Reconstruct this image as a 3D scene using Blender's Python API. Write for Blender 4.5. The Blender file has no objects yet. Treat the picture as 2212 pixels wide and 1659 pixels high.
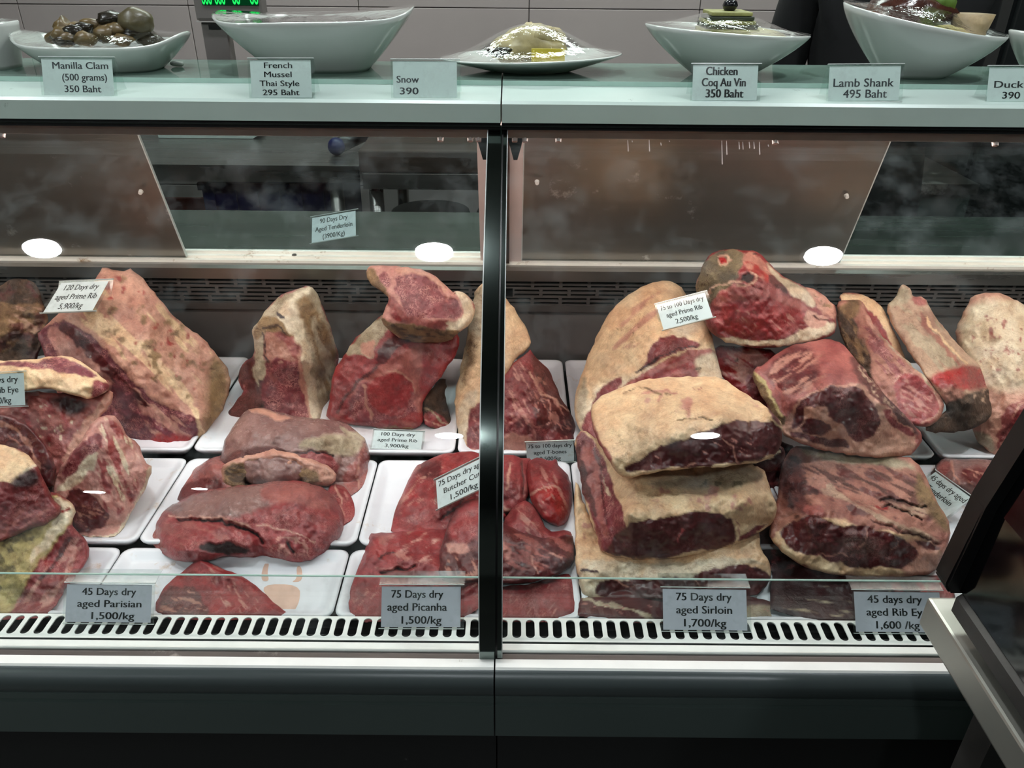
import bpy, bmesh, math, random
import numpy as np
from mathutils import Vector, Matrix
PI = math.pi
S = bpy.context.scene
COL = S.collection
# ------------------------------------------------------------------ camera
CAMPOS = Vector((0.0, 0.0, 1.40))
FPX, CX, CY = 1700.0, 1106.0, 829.5
yaw, pitch, roll = math.radians(0.0), math.radians(29.0), math.radians(0.5)
_f = Vector((0, math.cos(pitch), -math.sin(pitch)))
_r = Vector((1, 0, 0)); _u = Vector((0, math.sin(pitch), math.cos(pitch)))
_r, _u = (_r*math.cos(roll) + _u*math.sin(roll)), (_u*math.cos(roll) - _r*math.sin(roll))
_Z = Matrix.Rotation(yaw, 3, 'Z')
_f, _r, _u = _Z @ _f, _Z @ _r, _Z @ _u
cam = bpy.data.objects.new('camera', bpy.data.cameras.new('camera'))
COL.objects.link(cam)
M3 = Matrix((_r, _u, -_f)).transposed()
cam.matrix_world = Matrix.Translation(CAMPOS) @ M3.to_4x4()
cam.data.sensor_width = 36.0
cam.data.lens = FPX / 2212.0 * 36.0
cam.data.clip_start = 0.02
S.camera = cam
# ------------------------------------------------------------------ world, exposure
S.view_settings.view_transform = 'Standard'
S.view_settings.look = 'None'
S.view_settings.gamma = 1.0
S.view_settings.use_curve_mapping = False
S.view_settings.exposure = 0.0
S.cycles.max_bounces = 7
S.cycles.diffuse_bounces = 3
S.cycles.glossy_bounces = 3
S.cycles.transmission_bounces = 4
S.cycles.transparent_max_bounces = 14
S.cycles.caustics_reflective = False
S.cycles.caustics_refractive = False
w = bpy.data.worlds.new('world'); S.world = w
w.use_nodes = True
w.node_tree.nodes['Background'].inputs[0].default_value = (0.55, 0.62, 0.6, 1)
w.node_tree.nodes['Background'].inputs[1].default_value = 0.05
TUBE_E = 23.0       # light strip inside the case
LAMP_E = 340.0      # round ceiling lamps
KITCH_E = 22.0      # kitchen ceiling panel

def ray(px, py):
    return (_r*((px-CX)/FPX) - _u*((py-CY)/FPX) + _f)
def P(px, py, Y=None, z=None):
    d = ray(px, py)
    t = (Y/d.y) if Y is not None else ((z-CAMPOS.z)/d.z)
    return CAMPOS + d*t

# ------------------------------------------------------------------ materials
def srgb(c):
    if isinstance(c, str):
        c = tuple(int(c[i:i+2], 16)/255 for i in (0, 2, 4))
    return tuple((v/12.92 if v <= 0.04045 else ((v+0.055)/1.055)**2.4) for v in c)
MATS = {}
def newmat(name):
    m = bpy.data.materials.new(name); m.use_nodes = True
    nt = m.node_tree; nt.nodes.clear()
    out = nt.nodes.new('ShaderNodeOutputMaterial')
    MATS[name] = m
    return m, nt, out
def N(nt, typ, **kw):
    n = nt.nodes.new(typ)
    for k, v in kw.items():
        if k.startswith('i_'):
            n.inputs[k[2:].replace('_', ' ')].default_value = v
        else:
            setattr(n, k, v)
    return n
def L(nt, a, b): nt.links.new(a, b)
def ramp(nt, src, p0, p1, c0=(0, 0, 0, 1), c1=(1, 1, 1, 1)):
    r = nt.nodes.new('ShaderNodeValToRGB')
    r.color_ramp.elements[0].position = p0; r.color_ramp.elements[1].position = p1
    r.color_ramp.elements[0].color = c0; r.color_ramp.elements[1].color = c1
    L(nt, src, r.inputs[0]); return r
def noise(nt, scale, detail=4, rough=0.55, stretch=None, coord='Object'):
    tc = N(nt, 'ShaderNodeTexCoord'); mp = N(nt, 'ShaderNodeMapping')
    if stretch: mp.inputs['Scale'].default_value = stretch
    L(nt, tc.outputs[coord], mp.inputs[0])
    n = N(nt, 'ShaderNodeTexNoise'); n.inputs['Scale'].default_value = scale
    n.inputs['Detail'].default_value = detail; n.inputs['Roughness'].default_value = rough
    L(nt, mp.outputs[0], n.inputs['Vector']); return n
def simple(name, col, rough=0.5, metal=0.0, var=0.12, vscale=25, bump=0.0, bscale=200, spec=0.5,
           stretch=None, dirt=None, dirt_amt=0.0, dirt_scale=9, rvar=0.0, coat=0.0):
    """principled material with colour mottling, optional dirt spots and bump"""
    m, nt, out = newmat(name)
    b = N(nt, 'ShaderNodeBsdfPrincipled')
    c = srgb(col)
    b.inputs['Metallic'].default_value = metal
    b.inputs['Specular IOR Level'].default_value = spec
    b.inputs['Coat Weight'].default_value = coat
    n = noise(nt, vscale, 5, 0.6, stretch)
    lo = tuple(v*(1-var) for v in c)+(1,); hi = tuple(min(1, v*(1+var)) for v in c)+(1,)
    r = ramp(nt, n.outputs['Fac'], 0.3, 0.7, lo, hi)
    src = r.outputs[0]
    if dirt:
        n2 = noise(nt, dirt_scale, 8, 0.7)
        r2 = ramp(nt, n2.outputs['Fac'], 0.62-dirt_amt*0.12, 0.70)
        mx = N(nt, 'ShaderNodeMix', data_type='RGBA')
        L(nt, r2.outputs[0], mx.inputs[0]); L(nt, src, mx.inputs[6])
        mx.inputs[7].default_value = srgb(dirt)+(1,)
        src = mx.outputs[2]
    L(nt, src, b.inputs['Base Color'])
    if rvar:
        r3 = ramp(nt, noise(nt, vscale*0.6, 6, 0.7, stretch).outputs['Fac'], 0.3, 0.7,
                  (max(0, rough-rvar),)*3+(1,), (rough+rvar,)*3+(1,))
        L(nt, r3.outputs[0], b.inputs['Roughness'])
    else:
        b.inputs['Roughness'].default_value = rough
    if bump:
        nb = noise(nt, bscale, 4, 0.6, stretch)
        bp = N(nt, 'ShaderNodeBump'); bp.inputs['Strength'].default_value = bump
        bp.inputs['Distance'].default_value = 0.002
        L(nt, nb.outputs['Fac'], bp.inputs['Height']); L(nt, bp.outputs[0], b.inputs['Normal'])
    L(nt, b.outputs[0], out.inputs[0])
    return m
def emit(name, col, strength):
    m, nt, out = newmat(name)
    e = N(nt, 'ShaderNodeEmission'); e.inputs[0].default_value = srgb(col)+(1,); e.inputs[1].default_value = strength
    L(nt, e.outputs[0], out.inputs[0]); return m
def clear(name, tint='ffffff', ior=1.45, rough=0.0, haze=0.0, hazecol='c8d0d0', hazescale=30, bump=0.0, bscale=60, boost=1.0, hz0=0.5):
    """thin transparent sheet: transparent + fresnel gloss + a little dirt"""
    m, nt, out = newmat(name)
    t = N(nt, 'ShaderNodeBsdfTransparent'); t.inputs[0].default_value = srgb(tint)+(1,)
    g = N(nt, 'ShaderNodeBsdfGlossy'); g.inputs['Roughness'].default_value = rough
    g.inputs['Color'].default_value = (1, 1, 1, 1)
    fr = N(nt, 'ShaderNodeFresnel'); fr.inputs[0].default_value = ior
    if bump:
        nb = noise(nt, bscale, 4, 0.6); bp = N(nt, 'ShaderNodeBump')
        bp.inputs['Strength'].default_value = bump; bp.inputs['Distance'].default_value = 0.004
        L(nt, nb.outputs['Fac'], bp.inputs['Height'])
        L(nt, bp.outputs[0], g.inputs['Normal']); L(nt, bp.outputs[0], fr.inputs['Normal'])
    mx = N(nt, 'ShaderNodeMixShader')
    geo = N(nt, 'ShaderNodeNewGeometry'); inv = N(nt, 'ShaderNodeMath', operation='SUBTRACT'); inv.inputs[0].default_value = 1.0
    L(nt, geo.outputs['Backfacing'], inv.inputs[1]); fm = N(nt, 'ShaderNodeMath', operation='MULTIPLY')
    L(nt, fr.outputs[0], fm.inputs[0]); L(nt, inv.outputs[0], fm.inputs[1]); fr = fm
    if boost != 1.0:
        mt = N(nt, 'ShaderNodeMath', operation='MULTIPLY'); mt.inputs[1].default_value = boost
        mt.use_clamp = True
        L(nt, fr.outputs[0], mt.inputs[0]); L(nt, mt.outputs[0], mx.inputs[0])
    else:
        L(nt, fr.outputs[0], mx.inputs[0])
    L(nt, t.outputs[0], mx.inputs[1]); L(nt, g.outputs[0], mx.inputs[2])
    last = mx
    if haze:
        d = N(nt, 'ShaderNodeBsdfDiffuse'); d.inputs[0].default_value = srgb(hazecol)+(1,)
        n1 = noise(nt, hazescale, 7, 0.65)
        r = ramp(nt, n1.outputs['Fac'], hz0, hz0+0.30, (0, 0, 0, 1), (haze,)*3+(1,))
        m2 = N(nt, 'ShaderNodeMixShader')
        L(nt, r.outputs[0], m2.inputs[0]); L(nt, mx.outputs[0], m2.inputs[1]); L(nt, d.outputs[0], m2.inputs[2])
        last = m2
    L(nt, last.outputs[0], out.inputs[0])
    return m

mint = simple('mint_enamel', 'b6c5be', 0.32, 0, 0.04, 12, dirt='59605a', dirt_amt=-0.3, dirt_scale=14, coat=0.2)
white_paint = simple('white_enamel', 'ecebe6', 0.35, 0, 0.04, 20, dirt='a8a296', dirt_amt=-0.3, dirt_scale=22)
track_paint = simple('stained_white_track', 'f0e9e0', 0.5, 0, 0.06, 30, dirt='96744e', dirt_amt=0.15, dirt_scale=16, stretch=(0.5, 1, 1))
beige = simple('warm_grey_plastic', 'e0d2ca', 0.45, 0, 0.05, 10)
pinkwhite = simple('pinkish_white_plastic', 'c4b2ae', 0.5, 0, 0.05, 12, dirt='8a5a50', dirt_amt=-0.4, dirt_scale=30)
tray_mat = simple('white_melamine', 'e2e0e6', 0.28, 0, 0.03, 14, dirt='cdb6a6', dirt_amt=0.15, dirt_scale=24, coat=0.15)
steel = simple('brushed_steel', '8c8783', 0.33, 0.9, 0.10, 8, bump=0.05, bscale=300, stretch=(0.15, 3, 3), rvar=0.12)
steel_dark = simple('dull_steel', '5c5856', 0.42, 0.85, 0.15, 8, bump=0.05, bscale=300, stretch=(0.15, 3, 3), rvar=0.12,
                    dirt='a9a4a0', dirt_amt=-0.1, dirt_scale=7)
steel_light = simple('satin_steel_tube', 'b5b1a8', 0.38, 0.75, 0.06, 6, rvar=0.08)
door_mat = simple('scuffed_mirror_acrylic', '8a8680', 0.36, 0.8, 0.12, 5, bump=0.08, bscale=120, stretch=(0.2, 1, 2),
                  dirt='c9c6c2', dirt_amt=-0.05, dirt_scale=11, rvar=0.08)
chrome = simple('polished_chrome', '68726e', 0.10, 1.0, 0.10, 14, dirt='3d4744', dirt_amt=0.2, dirt_scale=10)
black_plastic = simple('black_plastic', '0b0b0c', 0.35, 0, 0.2, 10)
black_matte = simple('black_recess', '050505', 0.8, 0, 0.2, 10)
dark_panel = simple('dark_grey_panel', '3a4141', 0.33, 0.0, 0.08, 6)
dark_panel2 = simple('green_grey_panel', '3c4543', 0.42, 0.0, 0.06, 6)
vent_mat = simple('black_vent', '4a4543', 0.4, 0.2, 0.2, 12)
def thin(name, col, trans=0.5):
    m, nt, out = newmat(name); c = srgb(col)
    n = noise(nt, 40, 4, 0.6); r = ramp(nt, n.outputs['Fac'], 0.3, 0.7, tuple(v*.95 for v in c)+(1,), c+(1,))
    n2 = noise(nt, 30, 6, 0.7); r2 = ramp(nt, n2.outputs['Fac'], 0.66, 0.76)
    mc = N(nt, 'ShaderNodeMix', data_type='RGBA'); L(nt, r2.outputs[0], mc.inputs[0]); L(nt, r.outputs[0], mc.inputs[6]); mc.inputs[7].default_value = srgb('cbb596')+(1,)
    d = N(nt, 'ShaderNodeBsdfDiffuse'); t = N(nt, 'ShaderNodeBsdfTranslucent'); L(nt, mc.outputs[2], d.inputs[0]); L(nt, mc.outputs[2], t.inputs[0])
    mx = N(nt, 'ShaderNodeMixShader'); mx.inputs[0].default_value = trans; L(nt, d.outputs[0], mx.inputs[1]); L(nt, t.outputs[0], mx.inputs[2])
    L(nt, mx.outputs[0], out.inputs[0]); return m
paper = thin('card_paper', 'f4f4f8', .25); paper_shaded = thin('shaded_card_paper', 'dcd6e2', .20); paper_top = thin('cool_card_paper', 'eaf2f0', .25)  # second paper is darker: front cards' shadow side put into the colour
lip_mat = thin('lamp_cover_plastic', 'c4b2a8', .012)
ink = simple('black_ink', '141416', 0.6, 0, 0.1, 50)
ink_grey = simple('grey_ink', '4a4c50', 0.6, 0, 0.1, 50)
porcelain = simple('white_porcelain', 'c2c4c0', 0.18, 0, 0.02, 8, coat=0.4)
tile_mat = simple('grey_wall_tile', '978c8a', 0.3, 0, 0.05, 3)
grout_mat = simple('tile_grout', '59534f', 0.8, 0, 0.1, 30)
floor_mat = simple('dark_floor_tile', '2a2725', 0.5, 0, 0.2, 6)
ceil_mat = simple('dim_ceiling_paint', '8a8d8c', 0.8, 0, 0.05, 3)
wall_dark = simple('dim_wall_paint', '6a6866', 0.8, 0, 0.1, 3)
wood_mat = simple('stained_chopping_wood', '33231a', 0.6, 0, 0.35, 14, bump=0.3, bscale=60, stretch=(0.25, 2, 2), dirt='b59f80', dirt_amt=-0.5, dirt_scale=26)
blue_mat = simple('blue_plastic', '0d1548', 0.45, 0, 0.1, 10)
orange_mat = simple('orange_plastic', 'b8432a', 0.5, 0, 0.1, 10)
board_mat = simple('white_board_plastic', 'c9cfc8', 0.4, 0, 0.08, 10)
cloth_black = simple('black_cloth', '08080a', 0.9, 0, 0.3, 40, bump=0.3, bscale=60)
skin_mat = simple('skin', '9a6a50', 0.5, 0, 0.08, 30)
glass_front = clear('curved_front_glass', 'fbfdfc', 1.45, 0.0, haze=0.05, hazecol='dfe6e6', hazescale=22, boost=0.8)
glass_shelf = clear('green_glass_shelf', '9db8ae', 1.5, 0.02, haze=0.32, hazecol='8fa89c', hazescale=3, hz0=0.15)
glass_door = clear('dirty_rear_glass', 'e6ecec', 1.45, 0.02, haze=0.12, hazecol='b9c2cc', hazescale=14, boost=0.2)
glass_edge = simple('green_glass_edge', 'a9c4ba', 0.25, 0, 0.08, 20)
acrylic = clear('clear_acrylic', 'f7faf9', 1.40, 0.05, haze=0.10, hazecol='e6eaea', hazescale=50)
acrylic_edge = simple('acrylic_edge', 'c9cecb', 0.2, 0, 0.05, 20)
film = clear('cling_film', 'f4f6f4', 1.35, 0.03, bump=0.7, bscale=35, boost=1.7)
dark_glass = simple('dark_tinted_glass', '040405', 0.08, 0, 0.1, 4, spec=0.7)
led_mat = emit('green_led', '20e060', 1.3)
led_dim = emit('dim_green_led', '0b5a30', 0.35)
tube_mat = emit('case_light', 'fff1ea', TUBE_E)
lamp_mat = emit('ceiling_lamp_glow', 'f4fbff', LAMP_E)
fill_panel_mat = emit('added_fill_glow', 'f0fff8', 44.0)
panel_mat = emit('kitchen_light_glow', 'f0fff8', KITCH_E)

# ------------------------------------------------------------------ object helpers
def tag(o, label=None, cat=None, group=None, kind=None):
    if label: o['label'] = label
    if cat: o['category'] = cat
    if group: o['group'] = group
    if kind: o['kind'] = kind
    return o
def empty(name, loc, label=None, cat=None, group=None):
    o = bpy.data.objects.new(name, None); COL.objects.link(o); o.location = loc
    o.empty_display_size = 0.02
    bpy.context.view_layer.update()
    return tag(o, label, cat, group)
def link_mesh(name, me, mat, parent=None, smooth=False):
    o = bpy.data.objects.new(name, me); COL.objects.link(o)
    if mat:
        for m in (mat if isinstance(mat, (list, tuple)) else [mat]): me.materials.append(m)
    if smooth:
        me.polygons.foreach_set('use_smooth', [True]*len(me.polygons))
    if parent is not None:
        o.parent = parent
        o.matrix_parent_inverse = Matrix.Translation(-world_loc(parent))
    return o
def world_loc(o):
    v = Vector(o.location)
    if o.parent is not None: v = v + (world_loc(o.parent) if o.matrix_parent_inverse == Matrix.Identity(4) else Vector((0, 0, 0)))
    return v
def obj(name, bm, mat, parent=None, smooth=False):
    me = bpy.data.meshes.new(name)
    bmesh.ops.recalc_face_normals(bm, faces=bm.faces[:])
    bm.to_mesh(me); bm.free()
    return link_mesh(name, me, mat, parent, smooth)
def raw(name, verts, faces, mat, parent=None, smooth=False):
    me = bpy.data.meshes.new(name); me.from_pydata([tuple(v) for v in verts], [], faces)
    b = bmesh.new(); b.from_mesh(me); bmesh.ops.recalc_face_normals(b, faces=b.faces[:]); b.to_mesh(me); b.free(); me.update()
    return link_mesh(name, me, mat, parent, smooth)
def bx(bm, x0, x1, y0, y1, z0, z1, bev=0.0):
    r = bmesh.ops.create_cube(bm, size=1.0)
    vs = r['verts']
    for v in vs:
        v.co = Vector((x0 + (v.co.x+.5)*(x1-x0), y0 + (v.co.y+.5)*(y1-y0), z0 + (v.co.z+.5)*(z1-z0)))
    if bev:
        es = list({e for v in vs for e in v.link_edges})
        bmesh.ops.bevel(bm, geom=es, offset=bev, segments=2, profile=0.6, affect='EDGES')
def box(name, x0, x1, y0, y1, z0, z1, mat, parent=None, bev=0.0):
    bm = bmesh.new(); bx(bm, x0, x1, y0, y1, z0, z1, bev)
    return obj(name, bm, mat, parent)
def prism_x(bm, prof, x0, x1):
    """closed (y,z) profile extruded along X"""
    a = [bm.verts.new((x0, y, z)) for y, z in prof]; b = [bm.verts.new((x1, y, z)) for y, z in prof]
    n = len(prof)
    for i in range(n): bm.faces.new((a[i], a[(i+1) % n], b[(i+1) % n], b[i]))
    bm.faces.new(a[::-1]); bm.faces.new(b)
def prism_y(bm, prof, y0, y1):
    a = [bm.verts.new((x, y0, z)) for x, z in prof]; b = [bm.verts.new((x, y1, z)) for x, z in prof]
    n = len(prof)
    for i in range(n): bm.faces.new((a[i], a[(i+1) % n], b[(i+1) % n], b[i]))
    bm.faces.new(a[::-1]); bm.faces.new(b)
def cyl(bm, p0, p1, r0, r1=None, seg=20, cap=True):
    r1 = r0 if r1 is None else r1
    p0, p1 = Vector(p0), Vector(p1); ax = (p1-p0).normalized()
    q = ax.to_track_quat('Z', 'Y')
    A, B = [], []
    for i in range(seg):
        t = 2*PI*i/seg; d = q @ Vector((math.cos(t), math.sin(t), 0))
        A.append(bm.verts.new(p0+d*r0)); B.append(bm.verts.new(p1+d*r1))
    for i in range(seg): bm.faces.new((A[i], A[(i+1) % seg], B[(i+1) % seg], B[i]))
    if cap: bm.faces.new(A[::-1]); bm.faces.new(B)
def chaikin(pts, it=1, closed=True):
    pts = [tuple(p) for p in pts]
    for _ in range(it):
        o = []; n = len(pts); rng = range(n if closed else n-1)
        if not closed: o.append(pts[0])
        for i in rng:
            a, b = pts[i], pts[(i+1) % n]
            o.append(tuple(a[k]*.75+b[k]*.25 for k in range(len(a))))
            o.append(tuple(a[k]*.25+b[k]*.75 for k in range(len(a))))
        if not closed: o.append(pts[-1])
        pts = o
    return pts

# ================================================================== the room
DECK = 0.700
box('floor', -4, 4, -4.6, 3.3, -0.05, 0.0, floor_mat)['kind'] = 'structure'
box('ceiling', -4, 4, -4.6, 3.3, 2.80, 2.85, ceil_mat)['kind'] = 'structure'
WY = 3.0
wb = box('wall_back', -4, 4, WY+0.012, WY+0.1, 0.0, 2.80, grout_mat); wb['kind'] = 'structure'
for nm, a in (('wall_left', (-4.1, -4.0, -4.6, 3.1)), ('wall_right', (4.0, 4.1, -4.6, 3.1)), ('wall_front', (-4, 4, -4.7, -4.6))):
    box(nm, a[0], a[1], a[2], a[3], 0, 2.8, wall_dark)['kind'] = 'structure'
xj = P(1142, 80, Y=WY).x; tw = P(1505, 80, Y=WY).x - xj; zj = P(1106, 18, Y=WY).z
tme = None
for r in range(-4, 5):
    for c in range(-6, 6):
        x0 = xj + c*tw; z0 = zj + r*0.31
        if z0 < 0.0 or z0+0.31 > 2.8 or x0 < -3.9 or x0+tw > 3.9: continue
        if tme is None:
            bm = bmesh.new(); bx(bm, 0.0012, tw-0.0012, 0, 0.014, 0.0012, 0.31-0.0012, 0.002)
            t = obj('tile', bm, tile_mat, wb); tme = t.data
        else:
            t = bpy.data.objects.new('tile', tme); COL.objects.link(t); t.parent = wb
        t.location = (x0, WY, z0)

# ceiling lamps: the front row stands over the case, the next ones over the aisle
def lamp(x, y, r, label):
    e = empty('ceiling_lamp', (x, y, 2.8), label, 'ceiling lamp', None)
    bm = bmesh.new(); cyl(bm, (x, y, 2.8), (x, y, 2.785), r*1.18, r*1.22, 40); obj('trim_ring', bm, white_paint, e, False)
    bm = bmesh.new(); cyl(bm, (x, y, 2.784), (x, y, 2.780), r, r*0.98, 40); obj('diffuser', bm, lamp_mat, e)
for x, y, r, lb in ((-1.55, 0.875, 0.062, 'round ceiling downlight over the left part of the case'), (-0.26, 0.873, 0.062, 'round ceiling downlight over the middle of the case'),
                    (1.02, 0.87, 0.062, 'round ceiling downlight over the right part of the case'), (-0.28, -1.24, 0.062, 'round ceiling downlight over the aisle, left one'),
                    (0.86, -1.19, 0.062, 'round ceiling downlight over the aisle, right one'), (-2.95, -3.71, 0.07, 'small ceiling downlight far behind at the left'),
                    (-2.10, -3.41, 0.05, 'small ceiling downlight far behind, second from the left')):
    lamp(x, y, r, lb)


for x, lb in ((-3.1, 'unseen square light panel added over the aisle, far left'), (3.1, 'unseen square light panel added over the aisle, far right')):
    e = empty('unseen_panel_lamp', (x, -0.9, 2.8), lb, 'ceiling lamp')  # panels added out of view to brighten the card fronts and rail face
    box('frame', x-0.32, x+0.32, -1.22, -0.58, 2.77, 2.80, white_paint, e); box('diffuser', x-0.30, x+0.30, -1.20, -0.60, 2.764, 2.7695, fill_panel_mat, e)
# kitchen ceiling panel behind the counter
e = empty('unseen_panel_lamp', (0.2, 2.0, 2.8), 'long flush light panel on the ceiling behind the counter', 'ceiling lamp')
box('frame', -1.3, 1.7, 2.18, 2.52, 2.765, 2.80, white_paint, e)
box('diffuser', -1.25, 1.65, 2.22, 2.48, 2.760, 2.764, panel_mat, e)

# ================================================================== the display case
back_mat = simple('dull_back_steel', '6a6563', 0.42, 0.45, 0.15, 8, rvar=0.1, dirt='8f8a87', dirt_amt=-0.1, dirt_scale=6)
SEAM = P(1082, 240, Y=1.04).x
# curved glass section (y,z): starts upright at the sill and leans back at the top
G0, G1, G2 = (0.628, 0.7025), (0.612, 0.969), (1.050, 1.197)
def gcurve(t, off=0.0):
    y = (1-t)**2*G0[0] + 2*t*(1-t)*G1[0] + t*t*G2[0]; z = (1-t)**2*G0[1] + 2*t*(1-t)*G1[1] + t*t*G2[1]
    dy = 2*(1-t)*(G1[0]-G0[0]) + 2*t*(G2[0]-G1[0]); dz = 2*(1-t)*(G1[1]-G0[1]) + 2*t*(G2[1]-G1[1])
    l = math.hypot(dy, dz); return (y - off*dz/l, z + off*dy/l)      # +off = outwards (towards the customer)
def slot_plate(bm, x0, n, pitch, y0, y1, z, sw, sl, ycen, th=0.0015, seg=4, conv=None):
    """n cells, each with one stadium slot running along y; conv maps (x,y,z)"""
    conv = conv or (lambda x, y, zz: (x, y, zz))
    for i in range(n):
        cx = x0 + (i+.5)*pitch
        inner = []
        r = sw/2; h = sl/2 - r
        for k in range(seg*2+1): a = PI*k/(seg*2); inner.append((cx + r*math.cos(a), ycen + h + r*math.sin(a)))
        for k in range(seg*2+1): a = PI + PI*k/(seg*2); inner.append((cx + r*math.cos(a), ycen - h + r*math.sin(a)))
        m = len(inner); outer = []
        xa, xb = cx-pitch/2, cx+pitch/2
        top = seg*2
        for k, (x, y) in enumerate(inner):
            if k < top+1:
                f = k/top
                outer.append((xb, ycen+h+(y1-ycen-h)*min(1, f*4)) if f <= .25 else ((xa, ycen+h+(y1-ycen-h)*min(1, (1-f)*4)) if f >= .75 else (xb+(xa-xb)*(f-.25)*2, y1)))
            else:
                f = (k-top-1)/top
                outer.append((xa, ycen-h-(ycen-h-y0)*min(1, f*4)) if f <= .25 else ((xb, ycen-h-(ycen-h-y0)*min(1, (1-f)*4)) if f >= .75 else (xa+(xb-xa)*(f-.25)*2, y0)))
        vi = [bm.verts.new(conv(x, y, z)) for x, y in inner]; vo = [bm.verts.new(conv(x, y, z)) for x, y in outer]
        vd = [bm.verts.new(conv(x, y, z-th)) for x, y in inner]
        for k in range(m):
            j = (k+1) % m
            bm.faces.new((vi[k], vo[k], vo[j], vi[j]))
            bm.faces.new((vd[k], vi[k], vi[j], vd[j]))
def case_section(x0, x1, label, post):
    g = empty('display_case', ((x0+x1)/2, 0.9, 0.0), label, 'display case')
    def W(n, prof, m):
        b = bmesh.new(); prism_x(b, prof, x0, x1); o = obj(n, b, m, g)
        if n == 'bumper':
            o.data.polygons.foreach_set('use_smooth', [True]*len(o.data.polygons)); o.data.set_sharp_from_angle(angle=0.9)
        return o
    # base, lower fascia, bumper
    W('toe_kick', [(0.70, 0.0), (0.70, 0.56), (1.40, 0.56), (1.40, 0.0)], black_matte)
    W('lower_panel', [(0.600, 0.601), (0.600, 0.6520), (0.72, 0.6520), (0.72, 0.601)], dark_panel2)
    W('groove_strip', [(0.612, 0.6520), (0.612, 0.6545), (0.602, 0.6550), (0.602, 0.6640), (0.612, 0.6650), (0.612, 0.6665), (0.72, 0.6665), (0.72, 0.6520)], dark_panel2)
    W('bumper', [(0.602, 0.6665), (0.598, 0.672), (0.597, 0.684), (0.600, 0.694), (0.6085, 0.7005), (0.645, 0.7005), (0.645, 0.6665)], dark_panel)
    W('sill', [(0.6085, 0.7005), (0.6100, 0.7030), (0.6215, 0.7030), (0.6215, 0.7005)], white_paint)
    W('glass_channel', [(0.6215, 0.694), (0.6215, 0.7022), (0.6315, 0.7022), (0.6315, 0.694)], steel_dark)
    W('front_lip', [(0.6315, 0.690), (0.6315, 0.7040), (0.6325, 0.7052), (0.6420, 0.7052), (0.6440, 0.7030), (0.6450, 0.690)], white_paint)
    # front grille strip
    bm = bmesh.new(); pitch = 0.0157; n = int((x1-x0)/pitch)
    slot_plate(bm, x0, n, (x1-x0)/n, 0.6468, 0.6835, 0.7035, 0.0104, 0.0285, 0.6665)
    obj('front_grille', bm, white_paint, g)
    W('air_duct', [(0.645, 0.64), (0.645, 0.662), (0.686, 0.662), (0.686, 0.64)], black_matte)
    # deck and back
    W('deck', [(0.686, 0.62), (0.686, 0.681), (1.352, 0.681), (1.352, 0.62)], black_matte)
    bkY = 1.356
    W('back_panel', [(bkY, 0.62), (bkY, 0.8165), (bkY+0.02, 0.8165), (bkY+0.02, 0.62)], back_mat)
    vc = lambda x, y, zz: (x, bkY - 0.004 - zz, y)
    bm = bmesh.new(); nrow = 6; zz0, zz1 = 0.8185, 0.8675; rh = (zz1-zz0)/nrow
    for r in range(nrow):
        pit = 0.052; off = (r % 2)*0.0 + (0.026 if (r//2) % 2 else 0)
        n = int((x1-x0)/pit)
        for i in range(n):
            cx = x0 + (i+.5)*pit + off*0.6
            if cx + pit/2 > x1: continue
            za, zb = zz0 + r*rh, zz0 + (r+1)*rh; h = 0.0021; hw = pit*0.44; zc = (za+zb)/2
            o_ = [(cx-pit/2, za), (cx+pit/2, za), (cx+pit/2, zb), (cx-pit/2, zb)]; i_ = [(cx-hw, zc-h), (cx+hw, zc-h), (cx+hw, zc+h), (cx-hw, zc+h)]
            vo = [bm.verts.new((a, bkY-0.003, b)) for a, b in o_]; vi = [bm.verts.new((a, bkY-0.003, b)) for a, b in i_]; vd = [bm.verts.new((a, bkY+0.001, b)) for a, b in i_]
            for k in range(4):
                j = (k+1) % 4; bm.faces.new((vo[k], vo[j], vi[j], vi[k])); bm.faces.new((vi[k], vi[j], vd[j], vd[k]))
    obj('air_vent', bm, vent_mat, g)
    W('vent_frame', [(bkY-0.006, 0.806), (bkY-0.006, 0.819), (bkY, 0.819), (bkY, 0.806)], vent_mat)
    W('vent_recess', [(bkY+0.012, 0.8165), (bkY+0.012, 0.868), (bkY+0.02, 0.868), (bkY+0.02, 0.8165)], black_matte)
    W('rear_ledge', [(bkY-0.010, 0.868), (bkY-0.012, 0.889), (bkY-0.004, 0.893), (bkY+0.006, 0.893), (bkY+0.006, 0.868)], steel)
    W('door_track', [(1.362, 0.893), (1.362, 0.898), (1.372, 0.898), (1.372, 0.895), (1.380, 0.895), (1.380, 0.900), (1.390, 0.900), (1.390, 0.896), (1.398, 0.896), (1.398, 0.903), (1.408, 0.903), (1.408, 0.884), (1.362, 0.884)], track_paint)
    W('rear_shelf', [(1.408, 0.878), (1.408, 0.889), (1.70, 0.889), (1.70, 0.878)], shelf_steel)
    W('rear_body', [(1.376, 0.05), (1.376, 0.878), (1.42, 0.878), (1.42, 0.05)], steel_dark)
    # top: light housing, rail, black seal, glass shelf
    W('light_housing', [(1.0556, 1.1945), (1.0556, 1.1965), (1.14, 1.1965), (1.14, 1.1868), (1.1, 1.1868), (1.1, 1.1945)], beige)
    W('lamp_cover', [(1.0535, 1.1828), (1.0535, 1.1965), (1.0555, 1.1965), (1.0555, 1.1828)], lip_mat)
    W('light_strip', [(1.062, 1.1845), (1.062, 1.1875), (1.090, 1.1875), (1.090, 1.1845)], tube_mat)
    W('top_seal', [(1.034, 1.1970), (1.034, 1.2062), (1.16, 1.2062), (1.16, 1.1970)], black_plastic)
    W('seal_bead', [(1.031, 1.2012), (1.031, 1.2024), (1.034, 1.2024), (1.034, 1.2012)], chrome)
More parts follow.
